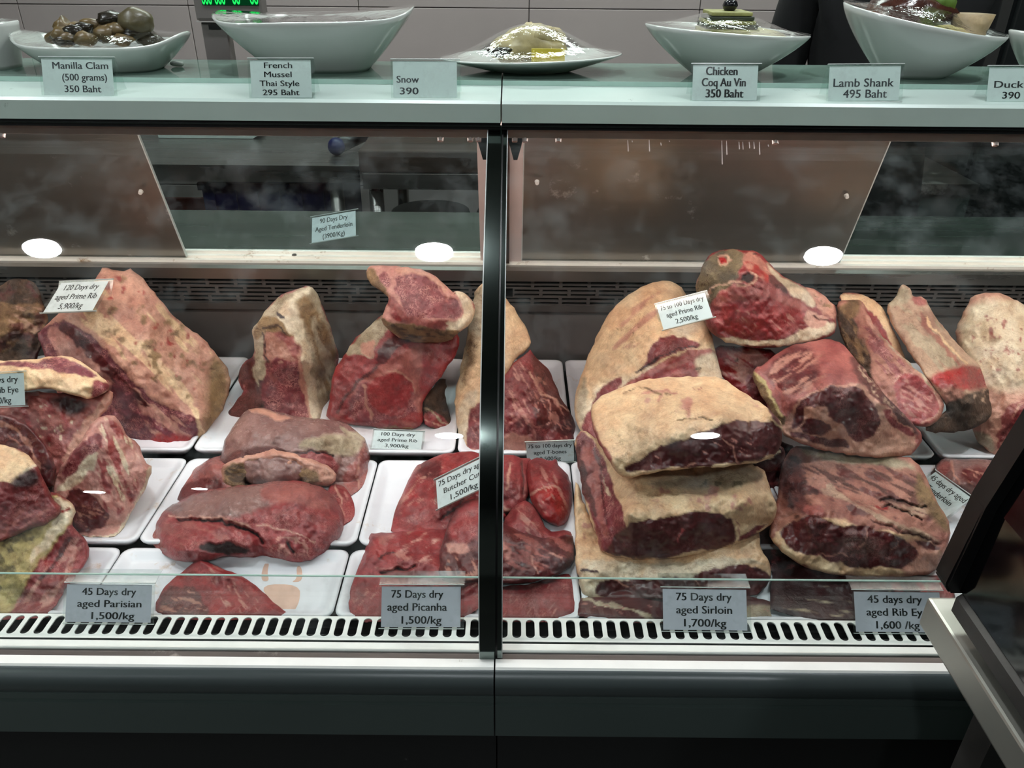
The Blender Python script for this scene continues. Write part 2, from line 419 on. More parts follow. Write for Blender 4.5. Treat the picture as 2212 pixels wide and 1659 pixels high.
    W('top_rail', [(1.030, 1.2063), (1.029, 1.229), (1.033, 1.2325), (1.094, 1.2414), (1.16, 1.2414), (1.16, 1.2063)], mint)
    W('rear_top_rail', [(1.262, 1.2063), (1.262, 1.2412), (1.290, 1.2412), (1.290, 1.2063)], steel_dark)
    W('glass_shelf', [(1.096, 1.2416), (1.096, 1.2475), (1.284, 1.2475), (1.284, 1.2416)], glass_shelf)
    W('shelf_edge', [(1.0945, 1.2416), (1.0945, 1.2475), (1.0958, 1.2475), (1.0958, 1.2416)], glass_edge)
    # curved front glass
    T = [i/28 for i in range(29)]
    bm = bmesh.new()
    for off in (0.0, -0.006):
        r0 = [bm.verts.new((x0+0.001, *gcurve(t, off))) for t in T]; r1 = [bm.verts.new((x1-0.001, *gcurve(t, off))) for t in T]
        for i in range(28): bm.faces.new((r0[i], r0[i+1], r1[i+1], r1[i]))
    me = obj('front_glass', bm, glass_front, g, True)
    # low clear riser behind the grille
    bm = bmesh.new(); prism_x(bm, [(0.6840, 0.699), (0.6950, 0.7545), (0.6980, 0.7538), (0.6870, 0.698)], x0+0.006, x1-0.006)
    obj('riser', bm, acrylic, g)
    bm = bmesh.new(); prism_x(bm, [(0.6949, 0.7546), (0.6953, 0.7556), (0.6976, 0.7552), (0.6980, 0.7539)], x0+0.006, x1-0.006)
    obj('riser_edge', bm, glass_edge, g)
    return g
shelf_steel = simple('oiled_steel_shelf', '6f7a70', 0.25, 0.85, 0.2, 7, bump=0.05, bscale=200, stretch=(0.2, 2, 2), rvar=0.12)
sec_l = case_section(-1.55, SEAM-0.0004, 'refrigerated display case left of the chrome post, prime rib and tenderloin behind curved glass', True)
sec_r = case_section(SEAM+0.0014, 1.55, 'refrigerated display case right of the chrome post, stacked sirloins behind its curved glass', False)
# chrome post over the joint of the two glasses
def strip(name, xa, xb, o0, o1, mat, parent, t0=0.0, t1=1.0, n=36):
    bm = bmesh.new(); rows = []
    for i in range(n+1):
        t = t0+(t1-t0)*i/n
        a, b = gcurve(t, o0), gcurve(t, o1)
        rows.append([bm.verts.new((xa, *a)), bm.verts.new((xa, *b)), bm.verts.new((xb, *b)), bm.verts.new((xb, *a))])
    for i in range(n):
        for k in range(4): bm.faces.new((rows[i][k], rows[i][(k+1) % 4], rows[i+1][(k+1) % 4], rows[i+1][k]))
    bm.faces.new(rows[0]); bm.faces.new(rows[-1][::-1])
    o = obj(name, bm, mat, parent, True); o.data.set_sharp_from_angle(angle=0.6); return o
pc = SEAM
strip('post', pc-0.0160, pc+0.0012, 0.0005, 0.007, chrome, sec_l, -0.005, 0.995)
strip('post_bead', pc+0.0012, pc+0.0034, -0.006, 0.004, black_plastic, sec_l, -0.005, 0.995)
strip('post_bead', pc+0.0034, pc+0.0080, 0.0005, 0.006, chrome, sec_l, -0.005, 0.995)
strip('post_trim', pc-0.0172, pc-0.0160, -0.006, 0.0055, acrylic_edge, sec_l, 0.0, 0.995)
strip('post_trim', pc+0.0080, pc+0.0090, -0.006, 0.0045, acrylic_edge, sec_l, 0.0, 0.995)
# hinges under the top beside the post
for a, par in ((1048, sec_l), (1113, sec_r)):
    p = P(a, 300, Y=1.09)
    bm = bmesh.new(); prism_y(bm, [(p.x-0.010, 1.1828), (p.x+0.010, 1.1828), (p.x+0.008, 1.172), (p.x+0.003, 1.154), (p.x-0.002, 1.154)], 1.056, 1.10)
    obj('hinge', bm, black_plastic, par)
for a in (10, 952, 1016, 1034, 1112, 1134, 1206, 1674, 2150):
    p = P(a, 295, Y=1.06); bm = bmesh.new(); cyl(bm, (p.x, 1.060, 1.1868), (p.x, 1.054, 1.178), 0.0042, 0.0036, 12)
    obj('screw', bm, pinkwhite, sec_l if a < 1082 else sec_r)
# rear sliding doors: leaning planes between track and rear top rail
def door(xb0, xb1, Yb, name, mat, parent, th=0.004, x_is_px=True):
    """leaning panel; bottom corners given in x at the track"""
    zb = 0.8985; Yt, zt = Yb-0.118, zb+0.318
    ny, nz = -(zt-zb), -(Yb-Yt); l = math.hypot(ny, nz); ny, nz = ny/l*th, nz/l*th
    bm = bmesh.new()
    pr = [(Yb, zb), (Yt, zt), (Yt-ny, zt-nz), (Yb-ny, zb-nz)]
    prism_x(bm, pr, xb0, xb1)
    return obj(name, bm, mat, parent)
def knob(px, py, parent, Yg=1.30):
    p = P(px, py, Y=Yg); bm = bmesh.new(); cyl(bm, p, p+Vector((0, -0.006, -0.002)), 0.004, 0.003, 16); obj('door_stud', bm, white_paint, parent)
def xat(px, py, Y): return P(px, py, Y=Y).x
dl = door(-1.50, xat(402, 556, 1.375), 1.375, 'sliding_door', door_mat, sec_l)
xr0, xr1 = xat(1128, 560, 1.375), xat(1812, 570, 1.375)
dr = door(xr0, xr1, 1.375, 'sliding_door', door_mat, sec_r)
for nm, x, par in (('door_edge', xat(402, 556, 1.375), sec_l), ('door_edge', xr1, sec_r), ('door_edge', xr0-0.002, sec_r)):
    door(x, x+0.002, 1.3745, nm, acrylic_edge, par, th=0.005)
dg = door(xat(1700, 570, 1.40), 1.5, 1.402, 'glass_door', glass_door, sec_r, th=0.004)
dg2 = door(-0.9, SEAM-0.03, 1.402, 'glass_door', glass_door, sec_l, th=0.004)
knob(305, 413, dl, 1.315); knob(1160, 392, dr, 1.305); knob(1828, 422, dr, 1.318)
# dried water runs on the right door
wm = simple('water_marks', 'b8b8bc', 0.3); bm = bmesh.new()
for px, ya, yb in ((1357, 302, 326), (1403, 302, 326), (1560, 304, 354), (1570, 304, 333), (1597, 306, 321), (1605, 306, 322), (1619, 306, 319), (1629, 306, 320), (1641, 306, 333), (1366, 303, 306), (1428, 308, 313), (1446, 303, 305), (1660, 312, 315), (1682, 307, 309)):
    def on_door(x, y):
        for k in range(200):
            Yv = 1.24+k*0.0007; q_ = P(x, y, Y=Yv)
            if q_.z <= 0.8985+(1.375-Yv)/0.118*0.318+0.004: break
        return q_+Vector((0, -0.0008, 0))
    a, b = on_door(px-1, ya), on_door(px, yb); w_ = 0.0009
    vs = [bm.verts.new(v) for v in (a+Vector((-w_*.5, 0, 0)), a+Vector((w_*.5, 0, 0)), b+Vector((w_, 0, 0)), b+Vector((0, 0, -.0012)), b+Vector((-w_, 0, 0)))]
    bm.faces.new(vs)
wo = obj('water_marks', bm, wm, dr); wo['kind'] = 'stuff'
# mullion and end frames between the two door openings
def lean(name, xa, xb, Yb, depth, mat, parent, z0=0.8985, z1=1.20):
    bm = bmesh.new(); zb, zt = z0, z1; Yt = Yb-0.37*(zt-zb)
    prism_x(bm, [(Yb, zb), (Yt, zt), (Yt+depth, zt), (Yb+depth, zb)], xa, xb); return obj(name, bm, mat, parent)
xm = [xat(v, 560, 1.36) for v in (1046, 1090, 1100, 1126)]
lean('door_frame', xat(1038, 560, 1.37), xm[0]+0.018, 1.372, 0.02, pinkwhite, sec_l)
lean('mullion', xat(1083, 560, 1.36), xm[2], 1.355, 0.03, brown_steel, sec_r) if False else None
mul_mat = simple('brown_reflecting_steel', '5a4a42', 0.3, 0.8, 0.1, 10)
lean('mullion', xat(1080, 560, 1.36), xm[2], 1.356, 0.03, mul_mat, sec_r)
lean('door_frame', xm[2], xm[3], 1.368, 0.02, pinkwhite, sec_r)
# screws in the track
for px in (637, 907):
    p = P(px, 560, Y=1.385); bm = bmesh.new(); cyl(bm, (p.x, 1.385, 0.899), (p.x, 1.385, 0.9022), 0.005, 0.004, 14); obj('screw', bm, steel, bpy.data.objects['door_track'])

# ------------------------------------------------------------------ trays
def rrect(x0, x1, y0, y1, r, n=5):
    o = []
    for cx, cy, a0 in ((x1-r, y1-r, 0), (x0+r, y1-r, 90), (x0+r, y0+r, 180), (x1-r, y0+r, 270)):
        for k in range(n+1):
            a = math.radians(a0+90*k/n); o.append((cx+r*math.cos(a), cy+r*math.sin(a)))
    return o
def tray(x0, x1, y0, y1, z, label, slant=0.0):
    e = empty('tray', ((x0+x1)/2, (y0+y1)/2, z), label, 'tray', 'white trays on the deck of the case')
    bm = bmesh.new(); rings = []
    for ins, dz in ((0.007, 0.0), (0.001, 0.009), (0.0, 0.0125), (0.003, 0.0135), (0.008, 0.0125), (0.014, 0.006), (0.022, 0.005)):
        rings.append([bm.verts.new((x, y, z+dz)) for x, y in rrect(x0+ins, x1-ins, y0+ins, y1-ins, max(0.004, 0.014-ins*0.4))])
    n = len(rings[0])
    for a, b in zip(rings, rings[1:]):
        for i in range(n): bm.faces.new((a[i], a[(i+1) % n], b[(i+1) % n], b[i]))
    bm.faces.new(rings[0][::-1]); bm.faces.new(rings[-1])
    obj('dish', bm, tray_mat, e, True)
    return e
def tx(px, py): return P(px, py, z=DECK).x
rows = [((0.690, 0.812), [(-1, 262), (262, 757), (757, 1245), (1245, 1730), (1730, 2215)], 1183, 'front row'),
        ((0.816, 1.014), [(-60, 290), (290, 770), (770, 1250), (1250, 1730), (1730, 2230)], 1178, 'middle row')]
for (ya, yb), spans, pyy, nm in rows:
    ords = ('leftmost', 'second from the left', 'third from the left', 'fourth from the left', 'rightmost')
    for k, (a, b) in enumerate(spans):
        xa, xb = tx(a, pyy), tx(b, pyy)
        if k == 0: xa = xb-0.30
        tray(xa+0.001, xb-0.001, ya, yb, DECK-(0.018 if nm == 'front row' else 0.012), 'white rectangular tray in the %s of the deck, %s' % (nm, ords[k]))
for k, (a, b, lb) in enumerate(((-150, 417, 'under the large pink prime rib'), (420, 985, 'under the two standing prime ribs and a price card'), (988, 1236, 'behind the chrome post under the dark T-bone'),
                                (1240, 2005, 'under the right-hand pile of ribs'), (2010, 2400, 'at the far right under the pale fat-covered piece'))):
    tray(tx(a, 975)+0.001, tx(b, 975)-0.001, 1.024, 1.345, DECK-0.004, 'white tray in the back row %s' % lb)

# juice marks on the front trays
jm = simple('meat_juice', 'd9b3a2', 0.25, 0, 0.1, 30)
for k, pg in enumerate(([(572, 1215), (582, 1215), (577, 1238), (582, 1255), (566, 1256), (564, 1240)], [(640, 1222), (652, 1224), (654, 1256), (628, 1258), (642, 1250)], [(560, 1262), (648, 1262), (648, 1300), (630, 1328), (600, 1330), (585, 1300)])):
    bm = bmesh.new(); bm.faces.new([bm.verts.new(P(x, y, z=DECK-0.0128)) for x, y in chaikin(pg, 2)])
    o = obj('juice_stain', bm, jm, bpy.data.objects['tray.001'])
# ================================================================== behind the case
def table(x0, x1, y0, y1, z, label, ap=0.04, legs=(), mat=None):
    e = empty('work_table', ((x0+x1)/2, (y0+y1)/2, 0), label, 'table')
    mat = mat or steel
    box('table_top', x0, x1, y0, y1, z-0.003, z, mat, e, 0.001)
    bm = bmesh.new(); bx(bm, x0, x1, y0, y0+0.002, z-ap, z-0.003); bx(bm, x0, x0+0.002, y0, y1, z-ap, z-0.003); bx(bm, x1-0.002, x1, y0, y1, z-ap, z-0.003)
    obj('apron', bm, steel, e)
    for lx in legs:
        for ly in (y0+0.05, y1-0.05):
            bm = bmesh.new(); cyl(bm, (lx, ly, 0.0), (lx, ly, z-0.003), 0.019, seg=16); obj('leg', bm, steel, e, True)
    return e
t1x1 = xat(776, 370, 2.10)
tp = table(t1x1-1.5, t1x1, 2.10, 2.78, P(600, 357, Y=2.10).z, 'long stainless steel work table seen behind the left door opening', 0.045, (xat(728, 420, 2.15), t1x1-1.4))
t2x0, t2z = xat(783, 385, 2.02), P(900, 376, Y=2.02).z
table(t2x0, t2x0+0.85, 2.02, 2.62, t2z, 'stainless steel table carrying a thick chopping board', 0.04, (xat(815, 420, 2.08), t2x0+0.80))
# chopping board: rests on table 2
bm = bmesh.new(); bx(bm, t2x0-0.008, t2x0+0.62, 2.03, 2.50, t2z+0.0005, t2z+0.055, 0.004)
tag(obj('chopping_board', bm, wood_mat), 'thick dark wooden chopping board with worn stained top on the steel table', 'chopping board')
# black and blue bottle-like tool on table 1
zt = P(600, 357, Y=2.10).z
p = P(752, 318, Y=2.28)
e = empty('knife_sharpener', (p.x, 2.28, zt), 'small black and dark blue rounded tool lying on the steel table beside the chopping board', 'tool')
bm = bmesh.new(); cyl(bm, (p.x-0.02, 2.22, zt+0.024), (p.x+0.035, 2.33, zt+0.03), 0.022, 0.017, 20); obj('body', bm, black_plastic, e, True)
bm = bmesh.new(); bmesh.ops.create_uvsphere(bm, u_segments=16, v_segments=10, radius=0.024, matrix=Matrix.Translation((p.x-0.02, 2.22, zt+0.024))); obj('cap', bm, blue_mat, e, True)
bm = bmesh.new(); cyl(bm, (p.x+0.035, 2.33, zt+0.03), (p.x+0.12, 2.42, zt+0.04), 0.008, 0.007, 12); obj('handle', bm, black_plastic, e, True)
p = P(884, 296, Y=2.36); bm = bmesh.new(); cyl(bm, (p.x, 2.36, t2z+0.0555), (p.x, 2.36, t2z+0.09), 0.022, 0.019, 20)
tag(obj('blue_cap', bm, blue_mat), 'dark blue round cap standing on the far part of the chopping board', 'cap')
# white board on the left table
xa, xb = xat(342, 296, 2.42), xat(560, 296, 2.42)
bm = bmesh.new(); prism_y(bm, [(xa, zt+0.001), (xb-0.02, zt+0.001), (xb, zt+0.012), (xb, zt+0.020), (xa, zt+0.020)], 2.42, 2.66)
tag(obj('cutting_board', bm, board_mat), 'white plastic cutting board lying flat at the back of the steel table', 'cutting board')
# crates beneath
def crate(x0, x1, y0, y1, z0, z1, mat, label, cat='crate'):
    e = empty('crate', ((x0+x1)/2, (y0+y1)/2, z0), label, cat)
    t = 0.006
    for nm, a in (('base', (x0, x1, y0, y1, z0, z0+t)), ('side_wall', (x0, x1, y0, y0+t, z0+t, z1)), ('side_wall', (x0, x1, y1-t, y1, z0+t, z1)),
                  ('side_wall', (x0, x0+t, y0+t, y1-t, z0+t, z1)), ('side_wall', (x1-t, x1, y0+t, y1-t, z0+t, z1))):
        box(nm, *a, mat, e, 0.001)
    bm = bmesh.new(); bx(bm, x0-0.008, x1+0.008, y0-0.008, y0, z1-0.02, z1); bx(bm, x0-0.008, x1+0.008, y1, y1+0.008, z1-0.02, z1)
    bx(bm, x0-0.008, x0, y0-0.008, y1+0.008, z1-0.02, z1); bx(bm, x1, x1+0.008, y0-0.008, y1+0.008, z1-0.02, z1); obj('rim', bm, mat, e)
    for i in range(6):
        xx = x0+(i+.5)*(x1-x0)/6; box('rib', xx-0.004, xx+0.004, y0-0.006, y0, z0+0.02, z1-0.02, mat, e)
ca, cb = xat(434, 400, 2.2), xat(718, 400, 2.2); cz = P(560, 395, Y=2.2).z
box('lower_shelf', t1x1-1.48, t1x1-0.02, 2.14, 2.74, 0.30, 0.303, steel, tp)
crate(ca, cb, 2.2, 2.6, 0.303, 0.303+0.22, blue_mat, 'dark blue plastic crate under the steel table, lower one of two')
crate(ca, cb, 2.2, 2.6, 0.545, cz, blue_mat, 'dark blue plastic crate stacked on another under the steel table')
crate(ca-0.42, ca-0.02, 2.25, 2.6, 0.303, 0.66, orange_mat, 'orange red plastic crate beside the blue crates under the steel table')
# two round tubs under the second table
for k, px in enumerate((930, 1040)):
    p = P(px, 455, Y=2.35) if k == 0 else P(px+75, 455, Y=2.35); bm = bmesh.new()
    cyl(bm, (p.x, 2.35, 0.0), (p.x, 2.35, p.z-0.02), 0.11, 0.12, 28); cyl(bm, (p.x, 2.35, p.z-0.02), (p.x, 2.35, p.z), 0.125, 0.118, 28)
    tag(obj('round_bin', bm, simple('grey_bin_plastic%d' % k, '6c6866', 0.5)), ('grey round lidded bin under the chopping board table, left one', 'grey round lidded bin under the chopping board table, right one')[k], 'bin')

# scale display on its post, clamped behind the glass shelf
yy = 1.335
pA, pB = P(424, 45, Y=yy), P(568, 45, Y=yy)
e = empty('scale_display', ((pA.x+pB.x)/2, yy, 1.2), 'grey weighing scale display with green digits on a post behind the glass shelf', 'scale')
zb_ = pA.z; h_ = 0.075
ped_mat = simple('grey_scale_plastic', '6a6461', 0.5, 0, 0.05, 8)
bm = bmesh.new(); bx(bm, pA.x, pB.x, yy, yy+0.035, zb_, zb_+h_, 0.004); obj('display_head', bm, ped_mat, e)
q0, q1 = P(437, 11, Y=yy-0.002), P(559, 11, Y=yy-0.002)
box('display_window', q0.x, q1.x, yy-0.0015, yy, q0.z, q0.z+0.03, led_dim, e)
pn0, pn1 = P(430, 48, Y=yy), P(484, 48, Y=yy)
bm = bmesh.new(); bx(bm, pn0.x, pn1.x, yy+0.006, yy+0.032, 1.21, zb_-0.0025, 0.002); obj('post', bm, ped_mat, e)
box('socket', P(448, 54, Y=yy).x, P(474, 54, Y=yy).x, yy+0.004, yy+0.007, P(460, 64, Y=yy).z, P(460, 54, Y=yy).z, black_plastic, e)
box('bezel', pA.x, pB.x, yy-0.001, yy+0.004, zb_-0.002, zb_-0.0002, simple('light_grey_bezel', '9a9592', 0.4), e)
box('clamp', pn0.x, pn1.x, 1.2905, yy+0.032, 1.209, 1.22, steel_dark, e)
# dark steel cabinet standing right of the person
cbx = xat(2092, 420, 2.25)
e = empty('steel_cabinet', (cbx+0.6, 2.4, 0), 'dark steel cabinet against the back wall at the far right behind the case', 'cabinet')
box('cabinet_body', cbx, cbx+1.3, 2.30, 2.95, 0.0, 2.0, simple('dark_cabinet_metal', '1c2020', 0.4, 0.3), e)
for k in range(2): box('cabinet_door', cbx+0.01+k*0.65, cbx+0.64+k*0.65, 2.28, 2.30, 0.1, 1.98, simple('dark_cabinet_door%d' % k, '1a1e1f', 0.35, 0.3), e, 0.002)
rx0, rx1 = xat(1980, 395, 2.2), cbx-0.005
e = empty('side_table', ((rx0+rx1)/2, 2.3, 0), 'small dark steel table at the back wall beside the steel cabinet', 'table')
box('table_top', rx0-0.3, rx1, 2.2, 2.9, P(2050, 398, Y=2.2).z-0.03, P(2050, 398, Y=2.2).z, steel_dark, e)
box('leg', rx0-0.28, rx0-0.24, 2.26, 2.30, 0, 0.2, steel_dark, e); box('leg', rx1-0.06, rx1-0.02, 2.26, 2.30, 0, 0.2, steel_dark, e); box('leg', rx0-0.28, rx0-0.24, 2.84, 2.88, 0, 0.2, steel_dark, e); box('leg', rx1-0.06, rx1-0.02, 2.84, 2.88, 0, 0.2, steel_dark, e)
box('front_panel', rx0-0.3, rx1, 2.23, 2.25, 0.1, P(2050, 398, Y=2.2).z-0.03, simple('grey_panel_front', '3a4340', 0.5), e)

# ================================================================== meat: solid lumps built from an outline, a relief and a pattern of tissue
def vnoise(x, y, seed):
    """2-D value noise in [-1,1]"""
    xi, yi = np.floor(x).astype(np.int64), np.floor(y).astype(np.int64)
    fx, fy = x-xi, y-yi
    fx = fx*fx*(3-2*fx); fy = fy*fy*(3-2*fy)
    def h(a, b):
        n = (a*374761393 + b*668265263 + seed*1442695041) & 0xffffffff
        n = ((n ^ (n >> 13))*1274126177) & 0xffffffff
        return ((n ^ (n >> 16)) & 0xffff)/32767.5 - 1
    return (h(xi, yi)*(1-fx)+h(xi+1, yi)*fx)*(1-fy) + (h(xi, yi+1)*(1-fx)+h(xi+1, yi+1)*fx)*fy
def fbm(x, y, seed, o=4):
    s = 0; a = 0.5
    for k in range(o): s = s + a*vnoise(x*2**k+17.3*k, y*2**k-9.1*k, seed+k); a *= 0.5
    return s
def seg_dist(px, py, poly, closed=True):
    d = np.full(px.shape, 1e9); n = len(poly)
    for i in range(n if closed else n-1):
        ax, ay = poly[i][:2]; bx_, by_ = poly[(i+1) % n][:2]
        vx, vy = bx_-ax, by_-ay; l2 = vx*vx+vy*vy+1e-9
        t = np.clip(((px-ax)*vx+(py-ay)*vy)/l2, 0, 1)
        d = np.minimum(d, np.hypot(px-ax-t*vx, py-ay-t*vy))
    return d
def inside(px, py, poly):
    c = np.zeros(px.shape, bool); n = len(poly)
    for i in range(n):
        ax, ay = poly[i]; bx_, by_ = poly[(i+1) % n]
        if ay == by_: continue
        m = ((ay > py) != (by_ > py)) & (px < (bx_-ax)*(py-ay)/(by_-ay)+ax)
        c ^= m
    return c
def sdist(px, py, poly):
    d = seg_dist(px, py, poly); return np.where(inside(px, py, poly), d, -d)
def nearest(px, py, poly):
    best = np.full(px.shape, 1e18); nx, ny = px.copy(), py.copy(); n = len(poly)
    for i in range(n):
        ax, ay = poly[i]; bx_, by_ = poly[(i+1) % n]
        vx, vy = bx_-ax, by_-ay; l2 = vx*vx+vy*vy+1e-9
        t = np.clip(((px-ax)*vx+(py-ay)*vy)/l2, 0, 1)
        qx, qy = ax+t*vx, ay+t*vy; d = (px-qx)**2+(py-qy)**2
        m = d < best; best[m] = d[m]; nx[m] = qx[m]; ny[m] = qy[m]
    return nx, ny
# tissue: colour, second (mottle) colour, mottle amount, marbling, roughness, bump, part name
TI = {
 'lean':   ('822a2e', '5e1c22', .8, .35, .38, .35, 'cut_face'),
 'leand':  ('5c1c20', '401116', .8, .25, .34, .15, 'cut_face'),
 'leanb':  ('9a2f32', '742026', .8, .22, .36, .35, 'cut_face'),
 'leanm':  ('86373e', '68262e', .8, .95, .40, .35, 'cut_face'),
 'leanp':  ('7d3c47', '5e2a34', .7, .85, .42, .4, 'cut_face'),
 'leanr':  ('943438', '70262a', .7, .45, .42, .25, 'cut_face'),
 'front':  ('542022', '3f1618', .7, .12, .36, .04, 'cut_face'),  # shaded front faces: lean darkened, the shade is put into the colour
 'fat':    ('e6c8a2', 'dcb08a', .8, 0., .42, .35, 'fat_cap'),
 'fatw':   ('e2d3ba', 'cdb090', .8, 0., .45, .4, 'fat_cap'),
 'fatp':   ('cf9c88', 'b57868', .8, 0., .45, .4, 'fat_cap'),
 'faty':   ('cdb67c', '9a875a', .9, 0., .5, .5, 'fat_cap'),
 'fatg':   ('bfae96', '8c7a60', .9, 0., .6, .6, 'fat_cap'),
 'pink':   ('aa625b', '843c3c', .9, .1, .40, .4, 'connective_tissue'),
 'pinkl':  ('cb968a', 'b06e66', .9, .1, .40, .4, 'connective_tissue'),
 'film':   ('94706b', '6f4a48', .7, .0, .25, .3, 'silverskin'),
 'filmr':  ('9e5d58', '7a4040', .8, .0, .28, .3, 'silverskin'),
 'bone':   ('c4a48c', 'a07868', .9, 0., .55, .6, 'bone'),
 'bonep':  ('b8806f', '90564c', .9, 0., .5, .5, 'bone'),
 'crust':  ('5c4434', '33241b', .9, 0., .75, 1., 'dried_crust'),
 'crustr': ('6d3530', '43201e', .9, 0., .6, .9, 'dried_crust'),
 'crusty': ('9a7a56', '6c5038', .9, 0., .7, .9, 'dried_crust'),
 'crustg': ('77694e', '4c4232', .9, 0., .75, .9, 'dried_crust'),
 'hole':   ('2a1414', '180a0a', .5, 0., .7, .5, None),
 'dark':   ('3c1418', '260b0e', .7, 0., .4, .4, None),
 'red':    ('a62a2b', '7d1d22', .7, .1, .3, .3, None),
 'seam':   ('cfa090', 'b07868', .7, 0., .45, .3, None),
 'seamd':  ('b98474', '9a6258', .7, 0., .45, .3, None),
 'vein':   ('bf857a', '9a5a54', .6, 0., .45, .2, None),
}
def meat_material():
    m, nt, out = newmat('meat_tissue')
    b = N(nt, 'ShaderNodeBsdfPrincipled')
    ca = N(nt, 'ShaderNodeAttribute', attribute_name='Tissue'); pa = N(nt, 'ShaderNodeAttribute', attribute_name='Traits')
    sp = N(nt, 'ShaderNodeSeparateColor'); L(nt, pa.outputs['Color'], sp.inputs[0])
    # marbling: thin ridges of a warped noise
    def ridge(scale, width, stretch):
        n = noise(nt, scale, 3, 0.6, stretch)
        n.inputs['Distortion'].default_value = 0.8
        s = N(nt, 'ShaderNodeMath', operation='SUBTRACT'); L(nt, n.outputs['Fac'], s.inputs[0]); s.inputs[1].default_value = 0.5
        a = N(nt, 'ShaderNodeMath', operation='ABSOLUTE'); L(nt, s.outputs[0], a.inputs[0])
        return ramp(nt, a.outputs[0], 0.0, width, (1, 1, 1, 1), (0, 0, 0, 1)).outputs[0]
    r1 = ridge(95, 0.028, (1, 1, 1.6)); r2 = ridge(190, 0.05, (1.3, 1, 1)); 
    msk = ramp(nt, noise(nt, 42, 3, 0.6).outputs['Fac'], 0.42, 0.60).outputs[0]
    mx = N(nt, 'ShaderNodeMath', operation='MAXIMUM'); L(nt, r1, mx.inputs[0]); L(nt, r2, mx.inputs[1])
    mm = N(nt, 'ShaderNodeMath', operation='MULTIPLY'); L(nt, mx.outputs[0], mm.inputs[0]); L(nt, msk, mm.inputs[1])
    m3 = N(nt, 'ShaderNodeMath', operation='MULTIPLY'); L(nt, mm.outputs[0], m3.inputs[0]); L(nt, sp.outputs[0], m3.inputs[1])
    m3.use_clamp = True
    mix = N(nt, 'ShaderNodeMix', data_type='RGBA'); L(nt, m3.outputs[0], mix.inputs[0]); L(nt, ca.outputs['Color'], mix.inputs[6])
    mix.inputs[7].default_value = srgb('cf8f88')+(1,)
    # fine grain
    g = noise(nt, 330, 4, 0.7, (1, 1, 0.6)); gr = ramp(nt, g.outputs['Fac'], 0.25, 0.75, (0.78, 0.76, 0.76, 1), (1.14, 1.12, 1.10, 1))
    mul = N(nt, 'ShaderNodeMix', data_type='RGBA', blend_type='MULTIPLY'); mul.inputs[0].default_value = 1.0
    L(nt, mix.outputs[2], mul.inputs[6]); L(nt, gr.outputs[0], mul.inputs[7])
    g2 = noise(nt, 55, 6, 0.68, (1, 1, 0.8)); g2.inputs['Distortion'].default_value = 0.6
    gr2 = ramp(nt, g2.outputs['Fac'], 0.30, 0.66, (0.66, 0.56, 0.55, 1), (1.08, 1.07, 1.05, 1))
    mul2 = N(nt, 'ShaderNodeMix', data_type='RGBA', blend_type='MULTIPLY'); mul2.inputs[0].default_value = 0.75
    L(nt, mul.outputs[2], mul2.inputs[6]); L(nt, gr2.outputs[0], mul2.inputs[7])
    # dark creases and grime lines on the rough tissues
    def line(scale, wd, st):
        n = noise(nt, scale, 4, 0.65, st); n.inputs['Distortion'].default_value = 1.2
        s_ = N(nt, 'ShaderNodeMath', operation='SUBTRACT'); L(nt, n.outputs['Fac'], s_.inputs[0]); s_.inputs[1].default_value = 0.52
        a_ = N(nt, 'ShaderNodeMath', operation='ABSOLUTE'); L(nt, s_.outputs[0], a_.inputs[0])
        return ramp(nt, a_.outputs[0], 0.0, wd, (1, 1, 1, 1), (0, 0, 0, 1)).outputs[0]
    c1 = line(24, 0.016, (1, 1, 1.5)); cm = ramp(nt, noise(nt, 16, 4, 0.6).outputs['Fac'], 0.47, 0.62).outputs[0]
    cc_ = N(nt, 'ShaderNodeMath', operation='MULTIPLY'); L(nt, c1, cc_.inputs[0]); L(nt, cm, cc_.inputs[1])
    c2_ = N(nt, 'ShaderNodeMath', operation='MULTIPLY'); L(nt, cc_.outputs[0], c2_.inputs[0]); L(nt, sp.outputs[2], c2_.inputs[1])
    c3_ = N(nt, 'ShaderNodeMath', operation='MULTIPLY'); L(nt, c2_.outputs[0], c3_.inputs[0]); c3_.inputs[1].default_value = 1.3; c3_.use_clamp = True
    mulc = N(nt, 'ShaderNodeMix', data_type='RGBA', blend_type='MULTIPLY'); L(nt, c3_.outputs[0], mulc.inputs[0]); L(nt, mul2.outputs[2], mulc.inputs[6])
    mulc.inputs[7].default_value = (0.42, 0.27, 0.20, 1)
    L(nt, mulc.outputs[2], b.inputs['Base Color'])
    rr = noise(nt, 120, 3, 0.6); ra = N(nt, 'ShaderNodeMath', operation='MULTIPLY_ADD'); L(nt, rr.outputs['Fac'], ra.inputs[0])
    ra.inputs[1].default_value = 0.30
    rs = N(nt, 'ShaderNodeMath', operation='SUBTRACT'); L(nt, sp.outputs[1], rs.inputs[0]); rs.inputs[1].default_value = 0.16
    L(nt, rs.outputs[0], ra.inputs[2]); L(nt, ra.outputs[0], b.inputs['Roughness'])
    nb = noise(nt, 210, 5, 0.65, (1, 1, 0.7)); bp = N(nt, 'ShaderNodeBump'); bp.inputs['Distance'].default_value = 0.0022
    L(nt, sp.outputs[2], bp.inputs['Strength']); L(nt, nb.outputs['Fac'], bp.inputs['Height'])
    nb2 = noise(nt, 70, 5, 0.7, (1, 1, 0.55)); nb2.inputs['Distortion'].default_value = 0.7
    bp2 = N(nt, 'ShaderNodeBump'); bp2.inputs['Distance'].default_value = 0.0042; L(nt, sp.outputs[2], bp2.inputs['Strength']); L(nt, nb2.outputs['Fac'], bp2.inputs['Height'])
    L(nt, bp.outputs[0], bp2.inputs['Normal']); L(nt, bp2.outputs[0], b.inputs['Normal'])
    b.inputs['Specular IOR Level'].default_value = 0.5
